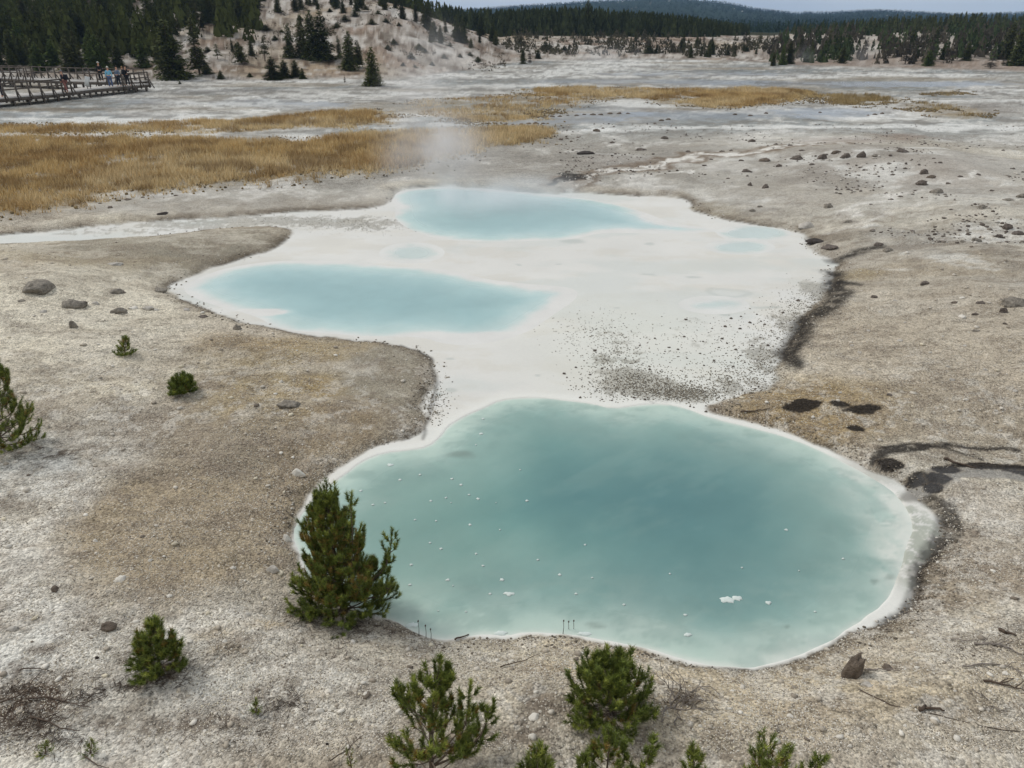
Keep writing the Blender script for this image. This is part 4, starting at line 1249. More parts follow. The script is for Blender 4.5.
def build_grass():
    Xs, Ys, Hs = [], [], []
    for gi, (P, hh, dd) in enumerate(GRASS):
        lo, hi = P.lo, P.hi
        area = (hi[0] - lo[0]) * (hi[1] - lo[1])
        n = int(min(area * 75 * dd, 220000))
        x = RNG.uniform(lo[0], hi[0], n); y = RNG.uniform(lo[1], hi[1], n)
        q = P.sd(x, y, 3.0) + (fbm(x, y, 2.5, 71, 4, 0.6) - 0.5) * 3.4 + (fbm(x, y, 0.7, 72, 3) - 0.5) * 1.8
        f = fbm(x, y, 1.6, 73 + gi, 4, 0.6)
        thr = (0.29 if gi == 0 else 0.37) if dd >= 0.8 else 0.49
        prob = ss(0.6, -1.3, q) * ss(thr - 0.06, thr + 0.1, f)
        k = RNG.uniform(0, 1, n) < prob
        # frayed lower margin of the big meadow
        Xs.append(x[k]); Ys.append(y[k]); Hs.append(hh * (0.6 + 0.8 * fbm(x[k], y[k], 1.1, 75, 3)) * 0.85 * (0.55 + 0.45 * ss(0, -1.5, q[k])))
    X = np.concatenate(Xs); Y = np.concatenate(Ys); Hh = np.concatenate(Hs)
    n = len(X); Z = terrain(X, Y)
    B = 4
    a = RNG.uniform(0, 6.283, (n, B)); lean = RNG.uniform(0.1, 0.9, (n, B)) * Hh[:, None]
    off = RNG.normal(0, 0.05, (n, B, 2))
    w = RNG.uniform(0.006, 0.018, (n, B))
    bx = X[:, None] + off[..., 0]; by = Y[:, None] + off[..., 1]
    hz = Hh[:, None] * RNG.uniform(0.5, 1.15, (n, B))
    fa = a + 1.57
    p0 = np.stack([bx - np.cos(fa) * w, by - np.sin(fa) * w, np.broadcast_to(Z[:, None], bx.shape)], -1)
    p1 = np.stack([bx + np.cos(fa) * w, by + np.sin(fa) * w, np.broadcast_to(Z[:, None], bx.shape)], -1)
    p2 = np.stack([bx + np.cos(a) * lean, by + np.sin(a) * lean, Z[:, None] + hz], -1)
    V = np.stack([p0, p1, p2], 2).reshape(-1, 3)
    T = np.arange(len(V)).reshape(-1, 3)
    g = fbm(X, Y, 3.0, 76, 4); g2 = fbm(X, Y, 8.0, 77, 3)
    c0, c1, c2, c3 = S(205, 178, 126), S(184, 154, 104), S(222, 202, 160), S(142, 126, 86)
    w1 = ss(0.4, 0.6, g)[:, None]; C = c0 * (1 - w1) + c1 * w1
    w2 = (ss(0.5, 0.66, g2) * 0.6)[:, None]; C = C * (1 - w2) + c2 * w2
    w2 = (ss(0.52, 0.66, fbm(X, Y, 1.3, 78, 4)) * 0.6)[:, None]; C = C * (1 - w2) + S(136, 108, 68) * w2
    px = X / np.maximum(Y, 1)
    w3 = (ss(0.33, 0.44, px) * 0.7 + (Y < 28) * 0)[:, None]; C = C * (1 - w3) + c3 * w3
    edge = (ss(0.35, 0.2, Hh / 0.42) * 0.4)[:, None]; C = C * (1 - edge) + c3 * edge
    C = np.repeat(C[:, None, :] * RNG.uniform(0.75, 1.2, (n, B, 1)), 3, 1).reshape(n, 3, B, 3).transpose(0, 2, 1, 3).reshape(-1, 3) if False else \
        np.repeat((C[:, None, :] * RNG.uniform(0.65, 1.25, (n, B, 1))).reshape(-1, 3), 3, 0)
    o = obj("grass", mesh_np("grass", V, T, GM, False, np.clip(C, 0, 1)))
    tag(o, "dry golden grass growing in bands across the silt plain", "grass", kind="stuff")
    return n


print("grass tufts", build_grass())

# ------------------------------------------------------------------ foreground pines
BARK = simple_mat("pine_bark", S(104, 92, 80), 0.95, 0.3, 25)
DEADWOOD = simple_mat("dead_wood", S(128, 120, 112), 0.9, 0.3, 20)
DARKWOOD = simple_mat("dark_dead_wood", S(84, 72, 62), 0.9, 0.3, 20)
NEEDLE = simple_mat("pine_needles", (1, 1, 1), 0.55, 0.12, 4, use_attr=True)
NEEDLE.node_tree.nodes["Principled BSDF"].inputs["Specular IOR Level"].default_value = 0.35


def unit(v): return v / (np.linalg.norm(v) + 1e-9)


def make_pine(px, py, top_px, top_py, half_w, seed, label, open_=0.0, levels=7, leaders=(), nd=46, nlen=0.058, warm=0.25, bushy=False, lean=None, blen=1.0, lowstart=0.06, nper=5, group=None):
    """young pine: foot at (px,py), tip at (top_px,top_py); half_w pixels"""
    rg = np.random.default_rng(seed)
    base = at(px, py) if py < 770 else None
    if base is None:
        g = at0(px, py, 0.4); base = np.array([g[0], g[1], float(terrain(g[0:1], g[1:2])[0])])
        # walk the foot along the sight line to the land
        for _ in range(4):
            g = at0(px, py, base[2]); base = np.array([g[0], g[1], float(terrain(g[0:1], g[1:2])[0])])
    # height: solve the tip on the line of sight through the top pixel above the foot
    d = ray(top_px, top_py); t = base[1] / d[1]
    tipx = d[0] * t; Ht = (H + d[2] * t) - base[2]
    m = depth(base + np.array([0, 0, Ht / 2])) / F
    W = half_w * m
    root = empty("pine_tree", base)
    tag(root, label, "pine tree", group)
    lx = tipx - base[0]
    trunkP = [np.array([lx * u + 0.03 * Ht * math.sin(3 * u + seed), 0.02 * Ht * math.sin(4 * u + seed * 2), Ht * 0.97 * u]) for u in np.linspace(0, 1, 9)]
    r0 = 0.0115 * Ht + 0.005
    tm = MB(); tm.v = []
    tm.tube(trunkP + [], [r0 * (1 - 0.82 * u) for u in np.linspace(0, 1, 9)], 7)
    shoots = []    # (start, end, size)

    def tp(u):
        i = min(int(u * 8), 7); f = u * 8 - i
        return trunkP[i] * (1 - f) + trunkP[i + 1] * f

    def branch(p, ang, ln, rise, rad, lvl=0):
        dirh = np.array([math.cos(ang), math.sin(ang), 0.0])
        pts = [p]
        q = p.copy(); el = rise * 0.35
        k = 5
        for i in range(k):
            el = min(rise * (0.30 + 1.25 * ((i + 1) / k) ** 1.5), 1.45)
            q = q + (dirh * math.cos(el) + np.array([0, 0, math.sin(el)])) * ln / k + rg.normal(0, 0.012 * ln, 3)
            pts.append(q.copy())
        tm.tube(pts, np.linspace(rad, rad * 0.35, k + 1), 4)
        # the outer part is needled
        st = 3 if ln > 0.25 else 2
        if bushy: st = 2
        for i in range(st, k):
            shoots.append((pts[i], pts[i + 1], 0.85 + 0.15 * (i / k)))
        tipd = unit(pts[-1] - pts[-2] + np.array([0, 0, 0.5 * ln / k]))
        shoots.append((pts[-1], pts[-1] + tipd * min(0.10, 0.25 * ln + 0.03), 1.0))
        if lvl < (1 if bushy else 2) and ln > 0.16:
            for i in range(2, k + 1):
                for sgn in (-1, 1):
                    if rg.uniform() < 0.62 - open_ * 0.2:
                        branch(pts[i], ang + sgn * rg.uniform(0.5, 1.0), ln * rg.uniform(0.28, 0.46) * (1.15 - 0.12 * i), min(rise + rg.uniform(0.1, 0.4), 1.3), rad * 0.45, lvl + 1)

    for L in range(levels):
        u = lowstart + (0.93 - lowstart) * (L + rg.uniform(-0.2, 0.2)) / (levels - 0.2)
        u = min(max(u, 0.03), 0.93)
        taper = (1 - u) ** 0.75
        if bushy: taper = math.sqrt(max(1 - (u * 1.02) ** 2, 0.05)) * 0.95
        nb = nper if rg.uniform() > open_ * 0.6 else max(2, nper - 3)
        if u < 0.3 and open_ < 0.3: nb += 2
        a0 = rg.uniform(0, 6.28)
        for k in range(nb):
            ln = W * blen * (taper * 0.95 + 0.08) * rg.uniform(0.72, 1.12)
            if open_ > 0.5 and rg.uniform() < 0.35: ln *= rg.uniform(0.35, 0.8)
            branch(tp(u), a0 + k * 6.283 / nb + rg.uniform(-0.35, 0.35), ln, (rg.uniform(0.35, 0.75) + 0.5 * u) * (0.35 + 0.65 * ss(0.0, 0.35, u)), r0 * 0.45 * (1 - u * 0.7))
    for (dx_, dh, off_) in leaders:      # extra leaders: sideways offset px, height fraction
        s0 = tp(0.12); e = np.array([dx_ * m, off_, Ht * dh])
        pts = [s0 * (1 - v) + e * v + np.array([0.25 * dx_ * m * math.sin(v * 3.14), 0, -0.03 * Ht * math.sin(v * 3.14)]) for v in np.linspace(0, 1, 7)]
        tm.tube(pts, np.linspace(r0 * 0.5, r0 * 0.15, 7), 5)
        for i in range(2, 7):
            v = i / 6
            for k in range(4):
                branch(pts[i], rg.uniform(0, 6.28), W * 0.30 * (1.25 - v * 0.7) * rg.uniform(0.7, 1.1), rg.uniform(0.5, 1.0), r0 * 0.15, 1)
        shoots.append((pts[-2], pts[-1] + np.array([0, 0, 0.06]), 1.0))
    for i in range(5):
        shoots.append((tp(0.82 + i * 0.035), tp(min(0.82 + (i + 1) * 0.035, 1.0)), 0.9))
    shoots.append((trunkP[-1] - np.array([0, 0, 0.02]), trunkP[-1] + np.array([0, 0, 0.035 * Ht + 0.02]), 1.0))
    # needles
    A = np.array([s[0] for s in shoots]); B = np.array([s[1] for s in shoots]); SZ = np.array([s[2] for s in shoots])
    ns = len(A); D = B - A; Ls = np.linalg.norm(D, axis=1); D = D / (Ls[:, None] + 1e-9)
    cnt = np.maximum((nd * np.clip(Ls / 0.06, 0.5, 2.0)).astype(int), 8)
    idx = np.repeat(np.arange(ns), cnt); n = len(idx)
    u = rg.uniform(0, 1, n)
    P = A[idx] + (B - A)[idx] * u[:, None]
    rnd = rg.normal(0, 1, (n, 3)); dd = D[idx]
    rad = rnd - (rnd * dd).sum(1)[:, None] * dd; rad /= np.linalg.norm(rad, axis=1)[:, None]
    spread = rg.uniform(0.5, 1.25, n)[:, None]
    nd_ = dd + rad * spread; nd_ /= np.linalg.norm(nd_, axis=1)[:, None]
    ln = nlen * SZ[idx] * rg.uniform(0.65, 1.15, n)
    side = np.cross(nd_, rg.normal(0, 1, (n, 3))); side /= np.linalg.norm(side, axis=1)[:, None]
    wd = 0.0028 * (nlen / 0.05)
    V = np.stack([P - side * wd, P + side * wd, P + nd_ * ln[:, None]], 1).reshape(-1, 3)
    tint = rg.uniform(0, 1, ns)[idx]
    ctr = np.array([lx * 0.5, 0, Ht * 0.4]); rr = np.linalg.norm((A - ctr) / np.array([W, W, Ht * 0.55]), axis=1)[idx]
    g0, g1, g2, g3 = S(86, 97, 44), S(112, 124, 54), S(136, 143, 66), S(142, 120, 62)
    C = g0[None] * (1 - tint[:, None]) + g1[None] * tint[:, None]
    k = (rg.uniform(0, 1, ns) < 0.25)[idx][:, None]; C = np.where(k, g2, C)
    k = (rg.uniform(0, 1, ns) < warm * 0.5)[idx][:, None] & (rr < 0.75)[:, None]; C = np.where(k, g3 * 0.9, C)
    C = C * rg.uniform(0.75, 1.25, (n, 1)) * (0.85 + 0.35 * SZ[idx] ** 8)[:, None]
    C = np.repeat(C, 3, 0)
    obj("trunk", tm.mesh("trunk", BARK, True), root)
    obj("crown", mesh_np("crown", V, np.arange(len(V)).reshape(-1, 3), NEEDLE, False, C), root)
    return root


make_pine(346, 612, 328, 480, 56, 3, "tallest dark pine standing at the lower pool's left edge", levels=15, leaders=((52, 0.50, 0.15), (-32, 0.62, 0.1), (20, 0.86, -0.1), (-46, 0.24, 0.0), (50, 0.26, -0.15), (-20, 0.30, -0.3), (24, 0.34, -0.3), (0, 0.25, -0.4)), warm=0.45, nd=44, nper=8, lowstart=0.02, blen=0.86)
make_pine(-2, 448, -4, 352, 44, 8, "dark pine cut by the left edge halfway up", levels=9, nd=34, nper=6, lowstart=0.02, blen=0.9)
make_pine(125, 355, 125, 337, 9, 12, "spindly seedling on the left bank above a round bush pine", levels=5, nd=34, nlen=0.06, nper=6)
make_pine(182, 393, 182, 378, 12, 13, "round bush-like seedling on the left bank", levels=5, nd=44, bushy=True, nlen=0.06, nper=8)
make_pine(157, 669, 156, 618, 27, 14, "small round pine standing in brown litter on the white crust", levels=7, nd=40, nper=7, lowstart=0.03)
make_pine(432, 782, 441, 656, 62, 22, "tall open sapling with bare lower stem at the bottom edge", open_=0.3, levels=8, nd=46, nper=6, leaders=((42, 0.66, 0.05), (60, 0.50, 0.1)), lowstart=0.06, warm=0.3)
make_pine(612, 714, 609, 672, 40, 16, "dense bushy pine left of the grey dead shrub", levels=8, nd=38, bushy=True, nper=7, lowstart=0.02, blen=1.1)
make_pine(538, 796, 538, 744, 26, 17, "small pine tip at the bottom edge left of the bushy pine", levels=6, nd=36)
make_pine(605, 800, 606, 730, 32, 18, "sapling rising at the bottom edge in front of the bushy pine", levels=7, nd=40, open_=0.3, leaders=((42, 0.78, 0.0), (-26, 0.6, 0.0)))
make_pine(692, 795, 692, 743, 20, 19, "low sapling at the bottom edge right of the bushy pine", levels=5, nd=36, open_=0.2)
make_pine(772, 800, 766, 731, 34, 20, "sapling with a twin side shoot at the bottom edge, farthest right", levels=5, nd=26, leaders=((38, 0.6, 0.0),))
make_pine(256, 712, 256, 699, 4, 21, "tiny single seedling on the near bank below the big pine", levels=2, nd=14, nlen=0.04)
make_pine(46, 754, 46, 741, 6, 23, "tiny seedling sprouting from brown litter near the bottom left corner", levels=2, nd=14, nlen=0.04)
make_pine(91, 753, 91, 740, 6, 24, "tiny seedling on a thin stem right of the other corner seedling", levels=2, nd=14, nlen=0.04)
make_pine(352, 775, 346, 748, 10, 25, "thin sparse seedling at the bottom edge left of the tall sapling", levels=3, nd=8, open_=0.8, nlen=0.04)


# ------------------------------------------------------------------ dead shrubs, sticks and stalks
def twiggy(px, py, size_px, seed, label, mat, n=9, flat=0.5, name="dead_shrub", cat="dead shrub", rad=0.006):
    rg = np.random.default_rng(seed)
    p = at(px, py); m = depth(p) / F; L = size_px * m
    b = MB()
    def grow(q, d, ln, r, lvl):
        pts = [q]
        for i in range(4):
            d = unit(d + rg.normal(0, 0.22, 3)); q = q + d * ln / 4
            q[2] = max(q[2], 0.01)
            pts.append(q.copy())
        b.tube(pts, np.linspace(r, r * 0.4, 5), 4)
        if lvl < 2:
            for i in (2, 3, 4):
                grow(pts[i], unit(d + rg.normal(0, 0.7, 3)), ln * rg.uniform(0.35, 0.6), r * 0.5, lvl + 1)
    for k in range(n):
        a = rg.uniform(0, 6.28)
        grow(np.array([rg.normal(0, 0.04), rg.normal(0, 0.04), 0.0]), unit(np.array([math.cos(a), math.sin(a), rg.uniform(0.1, 1) * flat])), L * rg.uniform(0.5, 1.0), rad, 0)
    o = obj(name, b.mesh(name, mat), None, p)
    return tag(o, label, cat)


twiggy(672, 706, 48, 5, "grey dead shrub of bare twigs right of the bushy pine", DEADWOOD, 13, 0.8, rad=0.009)
twiggy(985, 700, 14, 9, "small tangle of grey twigs near the bottom right", DEADWOOD, 4, 0.2)
twiggy(778, 728, 10, 10, "small bare twig tuft on the tan bank above the farthest right sapling", DEADWOOD, 4, 0.5)
twiggy(688, 695, 12, 31, "short upright dead twig beside the grey dead shrub", DARKWOOD, 2, 1.6)
twiggy(35, 728, 40, 11, "brown dead branches lying near the bottom left corner", DARKWOOD, 7, 0.08)
twiggy(20, 700, 36, 14, "brown brushwood lying at the left edge near the bottom", DARKWOOD, 5, 0.1)
twiggy(150, 52, 1, 1, "x", DEADWOOD, 1) if False else None


def stick(pts_px, r_px, label, mat, name="stick", lift=0.02, cat="stick", fork=0):
    P = []
    for q in pts_px:
        g = at(q[0], q[1]); P.append(g + np.array([0, 0, lift + (q[2] if len(q) > 2 else 0)]))
    P = np.array(P); base = P[0].copy()
    m = depth(base) / F
    rg = np.random.default_rng(int(pts_px[0][0]))
    dense = []
    for i in range(len(P) - 1):
        for v in np.linspace(0, 1, 4, endpoint=False): dense.append(P[i] * (1 - v) + P[i + 1] * v + rg.normal(0, r_px * m * 0.6, 3) * [1, 1, 0.3])
    dense.append(P[-1]); dense = np.array(dense) - base
    b = MB(); b.tube(dense, np.linspace(r_px * m, r_px * m * 0.35, len(dense)), 6)
    for k in range(fork):
        i = rg.integers(2, len(dense) - 2); d = unit(dense[i + 1] - dense[i]); s = np.array([-d[1], d[0], 0.15]) * rg.choice([-1, 1])
        e = dense[i] + (d + s * 0.8) * rg.uniform(8, 20) * m
        b.tube([dense[i], (dense[i] + e) / 2 + rg.normal(0, 1.2 * m, 3) * [1, 1, 0.3], e], [r_px * m * 0.5, r_px * m * 0.4, r_px * m * 0.2], 5)
    o = obj(name, b.mesh(name, mat, True), None, base)
    return tag(o, label, cat)


stick([(865, 671), (880, 671), (900, 672)], 0.9, "straight pale stick lying beside the brown upright rock", DEADWOOD)
stick([(918, 710), (928, 709), (944, 712)], 2.2, "short thick brown chunk of fallen wood at the lower right", DARKWOOD, "fallen_wood")
stick([(998, 630), (1004, 633), (1016, 637)], 2.0, "short dark stick with a raised end near the right edge", DARKWOOD)
stick([(974, 645), (990, 645), (1006, 648), (1022, 657)], 1.2, "long grey branch lying at the right edge of the near bank", DEADWOOD, "fallen_branch", fork=4)
stick([(962, 668), (985, 665), (1008, 667), (1022, 674)], 0.9, "thin grey branch below the long grey one at the right edge", DEADWOOD, "fallen_branch", fork=3)
stick([(950, 640), (968, 642), (985, 641)], 0.6, "hair-thin grey twig above the long grey branch", DEADWOOD)
stick([(985, 682), (1005, 686), (1024, 692)], 1.3, "dark forked branch at the right edge below the grey ones", DARKWOOD, "fallen_branch", fork=3)
stick([(860, 690), (890, 705), (935, 715), (985, 727), (1020, 732)], 0.9, "very long half-buried root running across the lower right bank", DARKWOOD, "root", lift=0.003)
stick([(944, 459), (955, 463), (976, 469)], 1.6, "short black log lying across the gravel between the black trickles", DARKWOOD, "log")
stick([(740, 412), (755, 412), (770, 409)], 0.9, "thin dark stick on the tan lobe left of the black patches", DARKWOOD)
stick([(0, 704), (20, 697), (30, 687), (42, 672)], 0.9, "long thin brown twig rising to the right near the left edge", DARKWOOD, fork=3)
stick([(28, 700), (50, 698), (70, 705), (92, 709)], 0.9, "curved brown twig ending in dark litter near the left edge", DARKWOOD, fork=3)
stick([(30, 718), (45, 722), (62, 729), (80, 732)], 1.0, "dark branch crossing the litter above the corner seedling", DARKWOOD, fork=3)
stick([(22, 670), (40, 670), (50, 672)], 0.7, "short level twig on the white crust at left", DARKWOOD)
stick([(500, 668), (520, 663), (540, 655)], 0.7, "thin twig lying on the cream bank above the tall sapling", DARKWOOD)
stick([(455, 640), (466, 637), (474, 634)], 1.0, "brown twig on the bank crest beside the lower pool", DARKWOOD)
stick([(85, 757), (95, 765), (110, 770)], 0.8, "twig under the corner seedling at the bottom edge", DARKWOOD)
stick([(330, 765), (350, 752), (356, 742)], 0.8, "bare stalk rising at the bottom edge left of the tall sapling", DARKWOOD, fork=2, lift=0.05)
stick([(318, 578), (330, 588), (346, 592)], 0.1, "x", DEADWOOD) if False else None
for (a, b, t, g) in [(563, 634, 618, 'a'), (568, 634, 619, 'a'), (573, 634, 618, 'a'), (419, 636, 618, 'b'), (426, 638, 623, 'b'), (431, 639, 627, 'b')]:
    p = at(a, b); m = depth(p) / F; h = (b - t) * m * 1.1
    mb = MB(); mb.tube([[0, 0, 0], [0.006, 0, h * 0.5], [0.0, 0, h]], [0.004, 0.003, 0.003], 5)
    s = obj("dry_stalk", mb.mesh("dry_stalk", DARKWOOD), None, p)
    hb = MB(); hb.tube([[0, 0, h * 0.93], [0.002, 0, h * 0.98], [0.004, 0, h * 1.06]], [0.004, 0.010, 0.005], 6)
    obj("seed_head", hb.mesh("seed_head", DARKWOOD, True), s)
    if g == 'a': tag(s, "thin dry stalk in the trio standing at the near shore's middle", "dry stalk", "three stalks at the near shore")
    else: tag(s, "thin grey stalk in the trio beside the big pine's foot", "dry stalk", "three stalks beside the big pine")

# twig litter
def litter():
    b = MB(); rg = np.random.default_rng(77); Vs = []; Ts = []; nn = 0
    segs = []
    for (a, c, rx, ry, n) in [(158, 690, 40, 16, 160), (95, 706, 22, 8, 90), (35, 735, 34, 20, 200), (20, 700, 30, 10, 90), (130, 698, 24, 8, 60), (60, 755, 60, 14, 110), (240, 745, 60, 18, 80),
                              (290, 715, 34, 14, 90), (345, 620, 55, 10, 160), (680, 710, 34, 12, 110), (612, 728, 44, 8, 90), (60, 458, 40, 7, 60), (225, 665, 60, 14, 60), (985, 655, 50, 14, 70), (450, 765, 60, 12, 80), (330, 655, 50, 16, 50)]:
        for _ in range(n):
            q = at0(a + rg.normal(0, 0.5) * rx, c + rg.normal(0, 0.5) * ry, 0.25)
            segs.append((q[0], q[1], rg.uniform(0.02, 0.12), rg.uniform(0, 6.28), rg.uniform(0.0012, 0.003)))
    s = np.array(segs); z = terrain(s[:, 0], s[:, 1]) + 0.008
    k = BASIN.sd(s[:, 0], s[:, 1]) > 0.05
    s, z = s[k], z[k]
    dx, dy = np.cos(s[:, 3]), np.sin(s[:, 3]); L = s[:, 2]; w = s[:, 4]
    def pt(u, v, h): return np.stack([s[:, 0] + dx * u - dy * v, s[:, 1] + dy * u + dx * v, z + h], 1)
    V = np.stack([pt(-L / 2, -w, 0), pt(-L / 2, w, 0), pt(-L / 2, 0 * w, w * 2), pt(L / 2, -w * .6, 0.006), pt(L / 2, w * .6, 0.006), pt(L / 2, 0 * w, w * 1.4 + 0.006)], 1)
    T = np.array([[0, 1, 4], [0, 4, 3], [1, 2, 5], [1, 5, 4], [2, 0, 3], [2, 3, 5]])
    T = T[None] + (np.arange(len(s)) * 6)[:, None, None]
    o = obj("twig_litter", mesh_np("twig_litter", V.reshape(-1, 3), T.reshape(-1, 3), DARKWOOD))
    tag(o, "fine brown twigs and needle litter on the near bank", "litter", kind="stuff")
litter()
# ------------------------------------------------------------------ background conifers
CON_MATS = {
    'dark': simple_mat("conifer_dark", S(72, 77, 41), 0.8, 0.45, 1.2, objvar=0.35),
    'green': simple_mat("conifer_green", S(84, 97, 46), 0.8, 0.4, 1.2, objvar=0.25),
    'grey': simple_mat("conifer_dead", S(98, 92, 82), 0.9, 0.35, 1.2, objvar=0.2),
    'olive': simple_mat("conifer_olive", S(84, 86, 49), 0.8, 0.4, 1.2, objvar=0.25),
}


def conifer_mesh(h, w, seed, mat, levels=20, per=7, size=0.3, low=0.06, gap=0.0, clumpy=0.5):
    rg = np.random.default_rng(seed)
    Vs = []; 
    tb = MB(); w *= 1.45; tb.tube([[0, 0, -0.3], [rg.normal(0, 0.05), 0, h * 0.5], [0, 0, h * 0.985]], [h * 0.022, h * 0.014, h * 0.003], 6)
    P = []; Nn = []
    for L in range(levels):
        u = low + (0.985 - low) * (L / (levels - 1)) ** 0.95
        r = w * ((1 - u) ** 0.66 * 0.92 + 0.03) * rg.uniform(0.65, 1.2)
        if rg.uniform() < gap: continue
        nb = max(3, int(per * (0.5 + (1 - u))))
        a0 = rg.uniform(0, 6.28)
        for k in range(nb):
            a = a0 + 6.283 * k / nb + rg.uniform(-0.3, 0.3)
            rr = r * rg.uniform(0.55, 1.15)
            if rr > 0.3: tb.tube([[0, 0, h * u], [math.cos(a) * rr * .85, math.sin(a) * rr * .85, h * u - 0.12 * rr]], [0.02, 0.008], 3)
            ns = max(3, int(rr / size * 4))
            for j in range(ns):
                v = (0.15 + 0.85 * (j + rg.uniform(0, 1)) / ns)
                c = np.array([math.cos(a) * rr * v, math.sin(a) * rr * v, h * u - 0.22 * rr * v * v + rg.normal(0, 0.06)])
                c[:2] += rg.normal(0, 0.09 * rr + 0.02, 2)
                P.append(c); Nn.append(a)
    P = np.array(P); Nn = np.array(Nn); n = len(P)
    K = 3
    P = np.repeat(P, K, 0); Nn = np.repeat(Nn, K) + rg.uniform(-1.2, 1.2, n * K)
    s = size * 1.25 * rg.uniform(0.5, 1.1, n * K)
    d = np.stack([np.cos(Nn), np.sin(Nn), rg.uniform(-0.6, 0.5, n * K)], 1)
    sd = np.stack([-np.sin(Nn), np.cos(Nn), rg.uniform(-0.5, 0.5, n * K)], 1)
    P = P + rg.normal(0, size * 0.25, P.shape)
    V = np.stack([P - sd * s[:, None] * 0.32, P + sd * s[:, None] * 0.32, P + d * s[:, None]], 1).reshape(-1, 3)
    V[:, 2] = np.maximum(V[:, 2], 0.0)
    crown = mesh_np("crown", V, np.arange(len(V)).reshape(-1, 3), CON_MATS[mat])
    trunk = tb.mesh("trunk", BARK, True)
    return trunk, crown


PROTO = {}
for key, args in {
    'full1': (6, 1.5, 1, 'dark'), 'full2': (6, 1.7, 2, 'dark'), 'full3': (6, 1.3, 3, 'olive'),
    'slim1': (6, 0.85, 4, 'dark', 22, 6, 0.24), 'slim2': (6, 0.95, 5, 'olive', 22, 6, 0.24, 0.15, 0.1),
    'green1': (6, 2.1, 6, 'green'), 'green2': (6, 1.8, 7, 'green', 18, 7, 0.3, 0.03),
    'open1': (6, 1.3, 8, 'olive', 14, 5, 0.28, 0.3, 0.25), 'dead1': (6, 1.3, 9, 'grey', 16, 5, 0.22, 0.15, 0.2),
    'dead2': (6, 1.6, 10, 'grey', 13, 6, 0.22, 0.1, 0.15), 'bush1': (6, 3.2, 11, 'dark', 10, 9, 0.5, 0.02), 'bush2': (6, 4.5, 12, 'olive', 9, 10, 0.5, 0.02),
    'round1': (6, 2.2, 13, 'olive', 13, 8, 0.4, 0.18),
}.items():
    PROTO[key] = conifer_mesh(*args)
NTREE = 0


def tree(px, py, top_py, kind, label, group=None, wscale=1.0, seed=0, name="pine_tree", cat="pine tree"):
    """foot seen at (px,py), tip at row top_py"""
    global NTREE
    p = at(px, py)
    d = ray(px, top_py); t = p[1] / d[1]
    h = max(H + d[2] * t - p[2], 0.25)
    return tree_w(p, h, kind, label, group, wscale, seed, name, cat)


def tree_w(p, h, kind, label, group=None, wscale=1.0, seed=0, name="pine_tree", cat="pine tree"):
    global NTREE
    NTREE += 1
    rg = np.random.default_rng(seed + NTREE * 17)
    o = empty(name, p, rg.uniform(0, 6.28))
    k = h / 6.0
    o.scale = (k * wscale, k * wscale, k)
    o.rotation_euler = (rg.normal(0, 0.03), rg.normal(0, 0.03), rg.uniform(0, 6.28))
    tag(o, label, cat, group)
    tr, cr = PROTO[kind]
    obj("trunk", tr, o); obj("crown", cr, o)
    return o


